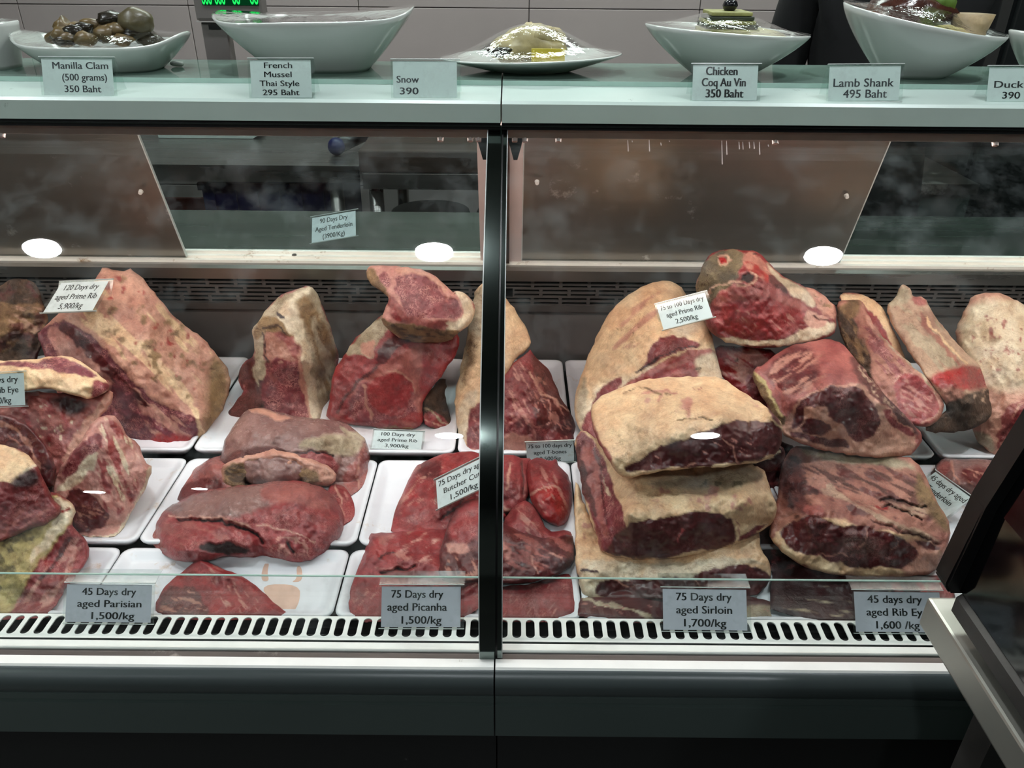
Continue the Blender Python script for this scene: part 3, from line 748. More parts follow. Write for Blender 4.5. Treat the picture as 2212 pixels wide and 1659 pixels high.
    L(nt, b.outputs[0], out.inputs[0])
    return m
meat_mat = meat_material()
RV = np.array([list(_r), list(_u), list(_f)])
MEATSEED = [11]
def meat(name, label, cat, outline, depth, base, layers=(), T=0.06, R=11, step=2.9, rough=2.0, relief=0.0034, warp=5.0, group=None, zmin=0.6935, smooth=1, fine=0.0016):
    """outline: picture-plane outline of the lump where it stands; depth: (px,py,Y) samples of its near surface in metres;
    base / layers: tissue kinds; T: how far the lump goes back."""
    MEATSEED[0] += 37; seed = MEATSEED[0]
    poly = chaikin(outline, smooth)
    # roughen the outline a little
    rp = []
    for i, (a, b) in enumerate(poly):
        c = poly[(i+1) % len(poly)]; l = math.hypot(c[0]-a, c[1]-b); k = max(1, int(l/9))
        for j in range(k): rp.append((a+(c[0]-a)*j/k, b+(c[1]-b)*j/k))
    ax = np.array(rp); nx = fbm(ax[:, 0]/14, ax[:, 1]/14, seed)*rough*2; ny = fbm(ax[:, 0]/14+50, ax[:, 1]/14, seed+5)*rough*2
    poly = [tuple(v) for v in np.stack([ax[:, 0]+nx, ax[:, 1]+ny], 1)]
    pa = np.array(poly); x0, y0 = pa.min(0)-step; x1, y1 = pa.max(0)+step
    gx = np.arange(x0, x1+step, step); gy = np.arange(y0, y1+step, step)
    X, Y = np.meshgrid(gx, gy); sh = X.shape
    X = X.ravel().astype(float); Y = Y.ravel().astype(float)
    ins = inside(X, Y, poly)
    I = ins.reshape(sh); near = I.copy()
    near[1:] |= I[:-1]; near[:-1] |= I[1:]; nn = near.copy(); nn[:, 1:] |= near[:, :-1]; nn[:, :-1] |= near[:, 1:]
    use = nn.ravel(); rim = use & ~ins
    qx, qy = nearest(X[rim], Y[rim], poly); X[rim] = qx; Y[rim] = qy
    idx = -np.ones(X.size, int); idx[use] = np.arange(use.sum()); idx = idx.reshape(sh)
    q = np.stack([idx[:-1, :-1], idx[1:, :-1], idx[1:, 1:], idx[:-1, 1:]], -1).reshape(-1, 4)
    ii = ins.reshape(sh); anyin = (ii[:-1, :-1] | ii[1:, :-1] | ii[1:, 1:] | ii[:-1, 1:]).ravel()
    q = q[(q.min(1) >= 0) & anyin]
    px, py = X[use], Y[use]; isr = rim[use]; n = px.size
    d = seg_dist(px, py, poly); d[isr] = 0
    # near surface
    c = np.array(depth, float); m = len(c); ph = np.hypot(c[:, 0][:, None]-c[:, 0], c[:, 1][:, None]-c[:, 1])
    A = np.zeros((m+3, m+3)); A[:m, :m] = ph - np.eye(m)*6; A[:m, m] = 1; A[:m, m+1] = c[:, 0]/1000; A[:m, m+2] = c[:, 1]/1000; A[m:, :m] = A[:m, m:].T
    if m < 3: A[m+1, m+1] = A[m+2, m+2] = 1
    wv = np.linalg.lstsq(A, np.concatenate([c[:, 2], [0, 0, 0]]), rcond=None)[0]
    D = wv[m]+wv[m+1]*px/1000+wv[m+2]*py/1000
    for k in range(m): D = D + wv[k]*np.hypot(px-c[k, 0], py-c[k, 1])
    e = np.clip(d/R, 0, 1)
    D = D + R/FPX*1.0*(1-np.sqrt(1-(1-e)**2))
    edge = np.clip(d/10, 0, 1)
    D = D + edge*(relief*2*fbm(px/60, py/60, seed+1) + fine*2*fbm(px/13, py/13, seed+2, 3))
    # tissue
    wx = px+fbm(px/26, py/26, seed+7)*warp*2+fbm(px/8, py/8, seed+8, 2)*warp*.5; wy = py+fbm(px/26+40, py/26, seed+9)*warp*2+fbm(px/8+9, py/8, seed+10, 2)*warp*.5
    mot = fbm(px/34, py/26, seed+3)*1.1; mot2 = fbm(px/9, py/9, seed+4, 3)
    def tis(k):
        t = TI[k]; a = np.array(srgb(t[0])); b_ = np.array(srgb(t[1])); f = np.clip(0.42+mot*1.1+mot2*.5, 0, 1)[:, None]*t[2]
        return a*(1-f)+b_*f, np.array(t[3:6])
    col, tr = tis(base); tr = np.tile(tr, (n, 1)).astype(float); part = np.zeros(n, int); names = [TI[base][6] or 'lean_meat']
    hgt = np.zeros(n)
    for ly in layers:
        if ly[0] == 's':       # stroke: kind, polyline, width[, height]
            pl = chaikin(ly[2], 2, False); w_ = ly[3]; dd = seg_dist(wx, wy, pl, False)
            wl = w_*(0.7+0.5*vnoise(px/20, py/20, seed+21)); mk = np.clip((wl/2-dd)/1.8+0.5, 0, 1)
            if len(ly) > 4: hgt += ly[4]*np.clip(1-dd/(w_*0.9), 0, 1)
            k = ly[1]; pn = None
        elif ly[0] == 'spots':  # kind, polygon, density threshold, size
            k = ly[1]; nz = fbm(px/ly[4], py/ly[4], seed+31, 3); mk = np.clip((nz-ly[3]+.06)/0.18, 0, 1)*.85*np.clip(sdist(wx, wy, chaikin(ly[2], 1))/4, 0, 1); pn = None
        elif ly[0] == 'streak':  # kind, polygon, threshold, size, angle
            k = ly[1]; an = math.radians(ly[5]); u_ = (px*math.cos(an)+py*math.sin(an)); v_ = (-px*math.sin(an)+py*math.cos(an))
            nz = fbm(u_/(ly[4]*5), v_/ly[4], seed+33, 3); mk = np.clip((nz-ly[3]+.03)/0.12, 0, 1)*.9*np.clip(sdist(wx, wy, chaikin(ly[2], 1))/5, 0, 1); pn = None
        else:
            k, pg = ly[0], ly[1]; ft = ly[2] if len(ly) > 2 and ly[2] else 3.0
            s_ = sdist(wx, wy, chaikin(pg, 1)); mk = np.clip(s_/ft+0.5, 0, 1)
            if len(ly) > 3 and ly[3]: hgt += ly[3]*np.clip(s_/6+0.5, 0, 1)
            pn = ly[4] if len(ly) > 4 else TI[k][6]
        cc, tt = tis(k); mk1 = mk[:, None]; col = col*(1-mk1)+cc*mk1; tr = tr*(1-mk1)+tt*mk1
        if pn:
            if pn not in names: names.append(pn)
            part[mk > 0.5] = names.index(pn)
    D = D - hgt*edge
    # positions
    rays = ((px-CX)/FPX)[:, None]*RV[0] - ((py-CY)/FPX)[:, None]*RV[1] + RV[2]
    def pos(DD):
        p = np.array(CAMPOS) + rays*(DD/rays[:, 1])[:, None]; return p
    dz_ = rays[:, 2]; Dfl = np.where(dz_ < -1e-3, (zmin-CAMPOS.z)/np.minimum(dz_, -1e-3)*rays[:, 1], 1e6)   # where the view line meets the tray
    D = np.minimum(D, Dfl-0.003*edge-0.0005)
    F = pos(D)
    eb = np.clip(d/max(R*2.2, 26), 0, 1)
    Bk = pos(np.minimum(D + T*np.sqrt(1-(1-eb)**2), Dfl))
    # weld the rim: back vertices only for interior ones
    bi = np.arange(n); inn = ~isr; bi[inn] = n+np.arange(inn.sum())
    V = np.concatenate([F, Bk[inn]]); nv = len(V)
    colA = np.concatenate([col, col[inn]]); trA = np.concatenate([tr, tr[inn]])
    fq = q; bq = bi[q][:, ::-1]
    keep = ~(isr[q].all(1)); bq = bq[keep]
    ctr = np.array([np.median(F[:, 0]), F[:, 1].mean(), F[:, 2].min()])
    # vertex normals of the whole lump
    allq = np.concatenate([fq, bq]); vn = np.zeros((nv, 3))
    a_, b_, c_, d_ = V[allq[:, 0]], V[allq[:, 1]], V[allq[:, 2]], V[allq[:, 3]]
    fn = np.cross(c_-a_, d_-b_)
    for k in range(4): np.add.at(vn, allq[:, k], fn)
    flip = -1 if vn[:n][:, 1].sum() > 0 else 1
    if flip < 0: allq = allq[:, ::-1]; vn = -vn
    vn /= (np.linalg.norm(vn, axis=1)[:, None]+1e-12)
    root = empty(name, ctr.tolist(), label, cat, group)
    # part of every face: front by tissue, back by the largest part
    fp = np.zeros(len(allq), int); nf = len(fq)
    pq = part[fq]; fp[:nf] = pq[:, 0]
    bc = np.bincount(part[~isr], minlength=len(names)); small = [k for k in range(len(names)) if bc[k] < max(25, 0.012*bc.sum())]
    big = int(bc.argmax())
    for k in small: fp[:nf][fp[:nf] == k] = big
    # hidden side takes the part of the vertices above it so that every part is a closed region of one skin
    fp[nf:] = big
    first = True
    for k, nm_ in enumerate(names):
        sel = allq[fp == k]
        if not len(sel): continue
        us, inv = np.unique(sel.ravel(), return_inverse=True); sel2 = inv.reshape(-1, 4)
        me = bpy.data.meshes.new(nm_); me.vertices.add(len(us)); me.vertices.foreach_set('co', (V[us]).ravel().astype(np.float32))
        me.loops.add(len(sel2)*4); me.loops.foreach_set('vertex_index', sel2.ravel().astype(np.int32))
        me.polygons.add(len(sel2)); me.polygons.foreach_set('loop_start', (np.arange(len(sel2))*4).astype(np.int32))
        me.polygons.foreach_set('use_smooth', np.ones(len(sel2), bool))
        me.update(); 
        for an, dat in (('Tissue', colA), ('Traits', trA)):
            at = me.color_attributes.new(an, 'FLOAT_COLOR', 'POINT')
            at.data.foreach_set('color', np.concatenate([dat[us], np.ones((len(us), 1))], 1).ravel().astype(np.float32))
        me.normals_split_custom_set_from_vertices(vn[us].astype(np.float32))
        me.validate()
        o = link_mesh(nm_, me, meat_mat, root)
    return root

G_L, G_M, G_R = None, None, None
# ---------------------------------------------------------------- left pile
meat('aged_beef', 'dark brown crusted aged chunk at the far left back, beside the 120 days card', 'meat',
 [(-60, 640), (0, 618), (25, 600), (70, 606), (88, 625), (92, 655), (108, 690), (96, 735), (70, 800), (20, 830), (-60, 830)],
 [(20, 600, 1.24), (90, 640, 1.22), (20, 700, 1.17), (90, 740, 1.17), (0, 820, 1.14), (-50, 700, 1.2)], 'crust',
 [('crusty', [(-60, 680), (-10, 640), (40, 665), (95, 650), (110, 700), (60, 720), (20, 760), (-40, 760)]), ('streak', 'bone', [(10, 650), (90, 650), (105, 700), (60, 730), (20, 740)], .02, 9, 20),
  ('spots', 'crustr', [(-60, 600), (100, 600), (100, 830), (-60, 830)], .18, 22), ('spots', 'dark', [(-60, 740), (100, 700), (80, 830), (-60, 830)], .0, 25)], T=.07, relief=.006, fine=.004)
meat('prime_rib', 'large wedge of prime rib with mottled pink fat cap below the 120 days price card', 'meat',
 [(215, 590), (222, 576), (262, 588), (290, 579), (340, 640), (385, 695), (440, 730), (470, 770), (500, 805), (492, 870), (450, 930), (430, 952), (410, 972), (330, 974), (230, 965), (140, 900), (95, 760), (80, 725), (88, 712), (112, 690), (150, 655), (200, 612)],
 [(225, 580, 1.25), (290, 580, 1.26), (385, 690, 1.24), (500, 805, 1.20), (490, 870, 1.15), (155, 685, 1.13), (230, 750, 1.10), (300, 830, 1.075), (430, 905, 1.062), (440, 940, 1.066), (410, 970, 1.06), (85, 720, 1.16), (150, 830, 1.10), (250, 960, 1.07), (330, 700, 1.16)], 'fatp',
 [('streak', 'fat', [(160, 600), (300, 590), (500, 800), (430, 900), (300, 800), (160, 690)], .10, 20, 50), ('spots', 'crusty', [(160, 600), (300, 590), (500, 800), (430, 900), (160, 690)], .26, 24), ('spots', 'red', [(180, 600), (290, 590), (480, 780), (430, 880), (200, 700)], .42, 14),
  ('crusty', [(455, 760), (500, 800), (495, 880), (430, 960), (445, 880)], 20),
  ('leanp', [(70, 715), (112, 694), (150, 690), (230, 752), (300, 838), (372, 890), (430, 905), (440, 945), (405, 985), (200, 980), (90, 780)], 2, -.002),
  ('pinkl', [(100, 700), (130, 705), (230, 790), (330, 880), (400, 930), (395, 950), (330, 905), (230, 850), (150, 800), (105, 735)]), ('pinkl', [(150, 745), (215, 775), (262, 810), (240, 830), (190, 805)]),
  ('s', 'seam', [(235, 800), (300, 850), (385, 930)], 12), ('leand', [(128, 696), (150, 697), (215, 760), (290, 840), (330, 880), (310, 885), (230, 810), (170, 750), (130, 715)]),
  ('streak', 'seam', [(230, 810), (300, 860), (420, 920), (400, 975), (250, 960)], .18, 7, 35), ('leanp', [(235, 810), (280, 830), (310, 900), (325, 940), (280, 960), (240, 930)], 8),
  ('red', [(310, 945), (400, 935), (420, 950), (400, 978), (310, 978)], 10), ('fat', [(395, 858), (425, 880), (446, 940), (415, 978), (405, 955), (432, 930), (420, 895)])], T=.10, relief=.004)
meat('marbled_rib', 'pink and red marbled rib piece lying under the strip steak at the left', 'meat',
 [(-60, 845), (60, 845), (150, 850), (200, 858), (247, 838), (238, 880), (212, 905), (192, 960), (170, 1000), (130, 1060), (60, 1080), (-60, 1080)],
 [(0, 850, .97), (150, 850, .97), (245, 842, .99), (60, 960, .925), (170, 1000, .90), (100, 1070, .88), (0, 1050, .89)], 'pink',
 [('streak', 'leanb', [(30, 850), (170, 850), (150, 960), (60, 950)], .0, 16, 70), ('spots', 'fatw', [(60, 860), (200, 900), (160, 1000), (80, 960)], .3, 12), ('fatp', [(250, 835), (215, 862), (150, 960), (130, 1040), (165, 1010), (215, 905), (240, 880)]),
  ('dark', [(100, 856), (200, 860), (170, 900), (130, 885)], 14)], T=.07)
meat('rib_eye', 'dark red rib eye with a curved fat seam at the far left edge', 'meat',
 [(-60, 893), (20, 893), (70, 925), (108, 972), (125, 1025), (112, 1060), (60, 1040), (-60, 985)],
 [(0, 895, .90), (70, 925, .895), (120, 1030, .87), (40, 1000, .87), (-40, 980, .87)], 'leand',
 [('s', 'seamd', [(-40, 912), (20, 915), (62, 950), (78, 990), (80, 1030)], 12), ('s', 'vein', [(10, 940), (50, 960)], 4)], T=.05)
meat('strip_steak', 'thick strip steak with a cream fat rim lying on the pile at the left', 'meat',
 [(-60, 779), (60, 778), (120, 768), (165, 773), (200, 798), (238, 828), (236, 845), (200, 863), (150, 852), (95, 838), (60, 845), (-60, 852)],
 [(0, 780, 1.02), (120, 770, 1.03), (200, 800, 1.0), (238, 830, .985), (40, 800, .965), (130, 815, .955), (195, 835, .95), (200, 860, .96), (90, 840, .965), (0, 845, .965)], 'fat',
 [('leanp', [(-60, 783), (60, 781), (120, 771), (165, 776), (210, 812), (200, 818), (120, 800), (60, 790), (-60, 786)], 3, -.001), ('spots', 'fatw', [(60, 778), (190, 800), (180, 815), (80, 790)], .3, 9),
  ('leanm', [(200, 820), (240, 830), (236, 846), (200, 862), (195, 845)]), ('spots', 'crusty', [(130, 820), (190, 830), (180, 850), (130, 840)], .4, 10)], T=.05, R=8)
meat('marbled_rib', 'standing rib slab streaked white and red beside the tenderloins, in the second tray row', 'meat',
 [(170, 960), (205, 905), (240, 893), (262, 915), (275, 945), (298, 955), (312, 1000), (332, 1010), (312, 1060), (284, 1110), (262, 1150), (240, 1162), (180, 1160), (145, 1140), (130, 1085), (105, 1060), (130, 1010)],
 [(240, 895, .945), (298, 955, .93), (332, 1010, .91), (262, 1150, .855), (180, 1158, .845), (225, 1090, .85), (130, 1020, .88), (190, 960, .885), (150, 1110, .85)], 'pinkl',
 [('streak', 'leanb', [(210, 905), (262, 912), (320, 1010), (280, 1100), (240, 1130), (200, 1060), (190, 960)], .02, 10, 68), ('streak', 'fatw', [(210, 900), (262, 912), (320, 1010), (250, 1120), (200, 1040)], .22, 9, 68),
  ('leanm', [(130, 1010), (195, 935), (225, 930), (205, 985), (160, 1040), (145, 1040)]), ('fatw', [(215, 965), (205, 1010), (160, 1055), (110, 1060), (160, 1020)]),
  ('leand', [(135, 1062), (185, 1050), (225, 1095), (240, 1130), (180, 1155), (150, 1140)], 3), ('streak', 'seamd', [(160, 1080), (230, 1100), (235, 1130), (180, 1150)], .2, 6, 20),
  ('s', 'fatw', [(330, 1008), (310, 1060), (284, 1108), (262, 1148), (238, 1160), (180, 1162)], 13), ('s', 'seamd', [(298, 960), (285, 1020), (262, 1090)], 5)], T=.06)
meat('fat_capped_beef', 'red beef with a cream fat top at the far left, above the yellow fat piece', 'meat',
 [(-60, 953), (20, 962), (65, 983), (85, 1015), (106, 1060), (112, 1078), (136, 1100), (112, 1130), (60, 1145), (0, 1172), (-60, 1190)],
 [(0, 960, .87), (65, 985, .85), (106, 1060, .815), (30, 1045, .80), (80, 1000, .82), (134, 1100, .80), (60, 1140, .78), (-30, 1180, .76), (-50, 1050, .79)], 'lean',
 [('fat', [(-60, 950), (20, 960), (68, 985), (80, 1003), (50, 1020), (20, 1045), (-60, 1052)], 3), ('s', 'fatw', [(30, 1040), (78, 1006)], 8), ('streak', 'pink', [(20, 1100), (130, 1095), (60, 1145), (-40, 1180)], .05, 7, -25, ), ('dark', [(20, 1035), (75, 1010), (95, 1040), (40, 1060)], 10)], T=.06)
meat('yellow_fat_beef', 'slab with thick yellow fat and streaky flank at the front left corner', 'meat',
 [(105, 1063), (130, 1068), (170, 1100), (152, 1130), (165, 1145), (196, 1178), (190, 1212), (150, 1262), (112, 1320), (100, 1338), (-60, 1338), (-60, 1170), (60, 1130)],
 [(110, 1065, .83), (170, 1100, .81), (196, 1180, .79), (150, 1150, .785), (60, 1240, .735), (110, 1320, .702), (-40, 1320, .702), (-40, 1180, .77), (60, 1130, .80)], 'leanr',
 [('streak', 'pinkl', [(190, 1170), (100, 1330), (0, 1340), (60, 1250), (150, 1150)], .0, 10, -52), ('faty', [(100, 1060), (170, 1098), (152, 1130), (60, 1250), (20, 1338), (-60, 1338), (-60, 1170), (50, 1140)], 3, .002), ('fatw', [(110, 1062), (170, 1100), (145, 1130), (70, 1225), (60, 1200), (130, 1120)], 4),
  ('spots', 'crustg', [(-60, 1160), (80, 1130), (60, 1230), (-60, 1330)], .2, 22), ('s', 'red', [(133, 1103), (148, 1100)], 7), ('s', 'leand', [(152, 1160), (118, 1215), (90, 1250)], 12), ('s', 'pinkl', [(165, 1185), (120, 1280)], 10)], T=.06, R=10)
# ---------------------------------------------------------------- middle left
meat('t_bone_chunk', 'standing aged chunk with marbled face and cream fat side, behind the tenderloins at left', 'meat',
 [(605, 637), (625, 630), (648, 622), (665, 613), (680, 623), (702, 670), (724, 738), (734, 775), (723, 820), (706, 880), (697, 917), (600, 925), (520, 915), (484, 907), (497, 878), (532, 842), (520, 838), (512, 815), (525, 780), (552, 768), (545, 725), (545, 710), (562, 690), (575, 668), (590, 650)],
 [(665, 615, 1.25), (640, 665, 1.20), (655, 780, 1.15), (692, 915, 1.12), (732, 770, 1.25), (724, 820, 1.24), (706, 880, 1.18), (600, 640, 1.22), (560, 695, 1.175), (560, 800, 1.15), (600, 900, 1.125), (515, 815, 1.19), (490, 905, 1.14)], 'leanm',
 [('crustr', [(480, 915), (500, 870), (545, 840), (560, 790), (575, 880), (540, 925)], 4), ('leand', [(512, 815), (530, 775), (555, 765), (555, 840), (530, 845)]),
  ('fatg', [(560, 690), (600, 640), (665, 612), (690, 640), (734, 775), (706, 880), (697, 920), (680, 880), (655, 790), (640, 745), (600, 700), (570, 715), (575, 800), (550, 850), (545, 710)], 3, .001),
  ('fatw', [(600, 660), (665, 616), (668, 640), (650, 690), (672, 780), (695, 920), (668, 905), (652, 810), (640, 750), (595, 700)], 5), ('crusty', [(638, 655), (665, 632), (700, 700), (733, 775), (706, 890), (690, 800), (660, 710)], 12), ('streak', 'fatg', [(660, 640), (733, 770), (706, 880), (690, 800)], .0, 12, 65),
  ('crusty', [(560, 690), (590, 680), (620, 700), (640, 745), (600, 715), (570, 720), (560, 740), (552, 720)], 4), ('s', 'crust', [(572, 706), (600, 702), (622, 722)], 7), ('pink', [(585, 715), (625, 720), (650, 760), (645, 790), (610, 780), (575, 770)], 6),
  ('bonep', [(570, 712), (600, 720), (625, 750), (640, 790), (600, 772), (575, 790)]), ('spots', 'seam', [(575, 730), (640, 740), (640, 790), (580, 790)], .1, 8), ('s', 'dark', [(570, 715), (578, 780)], 4), ('s', 'dark', [(598, 675), (612, 684)], 8),
  ('fatp', [(640, 745), (655, 800), (672, 900), (688, 918), (675, 918), (655, 860), (645, 800)]), ('s', 'pink', [(582, 810), (592, 818)], 12)], T=.08, relief=.003)
meat('prime_rib', 'red faced prime rib carrying the rib eye steak, behind the 100 days card', 'meat',
 [(822, 680), (865, 668), (960, 695), (992, 722), (990, 755), (962, 800), (925, 850), (912, 875), (915, 905), (905, 925), (840, 930), (770, 918), (703, 912), (712, 860), (720, 800), (745, 768), (760, 740), (800, 700)],
 [(865, 670, 1.21), (992, 722, 1.17), (760, 740, 1.19), (720, 820, 1.15), (710, 910, 1.115), (840, 925, 1.10), (830, 840, 1.115), (920, 850, 1.13), (800, 760, 1.14), (880, 760, 1.125)], 'leanb',
 [('leanm', [(760, 920), (755, 850), (800, 810), (850, 790), (900, 800), (915, 850), (900, 900)]), ('pink', [(770, 820), (850, 765), (940, 740), (985, 730), (950, 800), (915, 850), (905, 900), (890, 850), (870, 810), (800, 815), (750, 870)], 7), ('leanr', [(920, 745), (990, 725), (960, 800), (915, 860), (905, 815)], 6),
  ('leanb', [(790, 822), (830, 805), (880, 805), (897, 850), (880, 895), (830, 905), (795, 870)]), ('s', 'seamd', [(788, 835), (790, 870), (806, 905)], 5), ('s', 'seamd', [(830, 800), (880, 802), (896, 850)], 5), ('leanb', [(716, 870), (720, 810), (745, 770), (800, 775), (800, 790), (750, 840), (725, 880)]),
  ('fatg', [(818, 678), (866, 668), (850, 700), (815, 740), (805, 775), (770, 765), (742, 772), (760, 738)], 3), ('fatp', [(775, 745), (815, 728), (808, 770), (778, 768)]), ('leand', [(812, 760), (850, 720), (900, 700), (900, 730), (850, 762), (815, 785)]),
  ('s', 'leand', [(725, 890), (760, 840), (812, 785), (870, 745)], 9), ('streak', 'pink', [(705, 900), (740, 880), (800, 915), (900, 905), (900, 930), (720, 920)], .0, 7, 15), ('s', 'crusty', [(705, 915), (800, 925), (905, 928)], 5)], T=.08)
meat('dried_trim', 'dark dried flap with a ragged edge leaning against the right foot of the prime rib', 'meat',
 [(912, 860), (935, 840), (942, 818), (962, 812), (965, 830), (958, 845), (968, 880), (978, 930), (960, 922), (935, 930), (912, 915)],
 [(950, 820, 1.18), (978, 930, 1.11), (912, 915, 1.10), (915, 865, 1.13)], 'crust', [('leanr', [(912, 890), (950, 895), (978, 930), (912, 922)]), ('streak', 'seam', [(912, 890), (978, 930), (912, 922)], .1, 7, 20), ('s', 'fatg', [(914, 880), (930, 893), (975, 928)], 4)], T=.03, rough=3, fine=.003)
meat('rib_eye_steak', 'thick marbled rib eye steak with pale fat tail on top of the middle rib', 'meat',
 [(793, 582), (800, 574), (812, 573), (870, 577), (900, 580), (937, 592), (960, 612), (978, 628), (985, 636), (982, 628), (1003, 632), (1018, 645), (1027, 662), (1024, 685), (1004, 712), (985, 722), (975, 737), (930, 742), (880, 738), (845, 718), (822, 698), (832, 665), (842, 648), (828, 632), (795, 608)],
 [(800, 575, 1.20), (870, 578, 1.19), (975, 628, 1.165), (1025, 665, 1.16), (800, 600, 1.185), (840, 640, 1.15), (830, 690, 1.125), (900, 640, 1.15), (960, 690, 1.125), (850, 700, 1.118), (920, 708, 1.112), (985, 715, 1.13), (880, 738, 1.15), (930, 742, 1.15)], 'pinkl',
 [('leanm', [(862, 602), (878, 590), (905, 590), (938, 604), (955, 630), (965, 648), (985, 648), (995, 665), (985, 690), (940, 685), (900, 690), (870, 678), (870, 650), (848, 625)], 2.5, -.001), ('leanm', [(822, 592), (845, 596), (848, 612), (835, 622), (822, 612)]), ('fatp', [(850, 577), (937, 592), (975, 628), (960, 632), (935, 603), (890, 587), (860, 595)], 5),
  ('s', 'pink', [(955, 622), (968, 655)], 8), ('fatw', [(978, 625), (1003, 630), (1030, 662), (1024, 690), (995, 715), (960, 722), (968, 700), (1000, 680), (1000, 660)], 3), ('pink', [(845, 630), (870, 660), (880, 680), (920, 690), (985, 692), (960, 710), (880, 704), (850, 690), (838, 660)], 4), ('streak', 'leanb', [(848, 650), (870, 670), (890, 690), (870, 700), (845, 690)], .0, 6, 60),
  ('crusty', [(818, 688), (850, 700), (900, 705), (960, 712), (1000, 712), (975, 745), (880, 745), (840, 720)], 3), ('streak', 'crust', [(818, 688), (850, 702), (960, 714), (990, 720), (975, 745), (870, 740)], -.05, 6, 8), ('s', 'fatw', [(965, 700), (978, 700)], 9),
  ('crusty', [(790, 585), (806, 574), (812, 590), (830, 620), (842, 645), (826, 634), (792, 608)], 4)], T=.045, R=10)
# tenderloins
meat('tenderloin_end', 'reddish brown tenderloin end sticking out left under the folded tenderloins', 'meat',
 [(383, 1090), (382, 1055), (392, 1040), (420, 1010), (475, 980), (520, 985), (520, 1080), (450, 1085)],
 [(475, 982, 1.01), (390, 1045, .965), (385, 1085, .94), (460, 1060, .935), (460, 1010, .955)], 'filmr', [('leand', [(380, 1050), (420, 1040), (480, 1030), (480, 1090), (380, 1095)], 5)], T=.05, R=30)
meat('tenderloin', 'brown silvery tenderloin folded over at the back of the tenderloin pile', 'meat',
 [(515, 905), (530, 885), (560, 879), (600, 890), (650, 900), (700, 905), (745, 912), (778, 935), (792, 950), (800, 995), (796, 1030), (765, 1072), (745, 1060), (700, 1050), (560, 1055), (490, 1020), (474, 1000), (478, 975), (490, 945)],
 [(530, 885, 1.06), (600, 890, 1.07), (745, 912, 1.06), (795, 960, 1.01), (795, 1030, .97), (600, 940, .985), (700, 950, .985), (600, 1000, .95), (500, 1000, .96), (700, 1045, .94), (480, 990, .975), (760, 1060, .95)], 'film',
 [('fatg', [(635, 965), (690, 935), (760, 940), (790, 955), (770, 980), (720, 985), (690, 975)], 8), ('fatp', [(530, 883), (560, 879), (600, 892), (640, 910), (590, 905)], 6), ('leanr', [(640, 985), (700, 975), (735, 1000), (720, 1030), (660, 1005)], 4), ('filmr', [(750, 1060), (735, 1020), (770, 990), (790, 955), (802, 995), (796, 1035), (768, 1072)], 5),
  ('s', 'seamd', [(778, 1050), (770, 1010), (790, 960)], 4), ('crustr', [(476, 1005), (500, 975), (560, 965), (640, 970), (600, 985), (540, 990)], 6), ('s', 'dark', [(560, 985), (640, 975), (720, 985)], 5, -.004), ('fatg', [(735, 915), (778, 935), (792, 955), (775, 950), (745, 935)])], T=.06, R=46, relief=.005)
meat('tenderloin_fold', 'cut end of the folded tenderloin with a dark hollow and fatty rim', 'meat',
 [(474, 1020), (485, 1000), (520, 985), (560, 972), (600, 970), (650, 985), (700, 1000), (727, 1018), (724, 1045), (700, 1052), (640, 1050), (560, 1052), (500, 1058), (482, 1045)],
 [(480, 1020, .945), (560, 974, .965), (640, 984, .955), (725, 1020, .94), (640, 1015, .95), (560, 1020, .955), (600, 1050, .925), (500, 1055, .925)], 'fatp',
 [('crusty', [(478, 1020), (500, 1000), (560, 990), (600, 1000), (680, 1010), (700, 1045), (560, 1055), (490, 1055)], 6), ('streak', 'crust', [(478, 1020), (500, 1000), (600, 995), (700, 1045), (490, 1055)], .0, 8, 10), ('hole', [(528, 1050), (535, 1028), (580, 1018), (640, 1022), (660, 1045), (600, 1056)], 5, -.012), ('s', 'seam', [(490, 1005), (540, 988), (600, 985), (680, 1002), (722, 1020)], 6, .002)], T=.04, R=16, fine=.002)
meat('tenderloin_end', 'round red tenderloin end sticking out right under the folded tenderloins', 'meat',
 [(705, 1048), (735, 1045), (758, 1065), (768, 1095), (765, 1120), (745, 1135), (720, 1150), (700, 1130)],
 [(735, 1047, .94), (768, 1100, .90), (720, 1145, .87), (710, 1090, .88)], 'leanr', [('s', 'seam', [(725, 1052), (742, 1085), (738, 1130)], 5), ('streak', 'vein', [(705, 1050), (765, 1070), (760, 1120), (720, 1150)], .25, 6, 70)], T=.04, R=26)
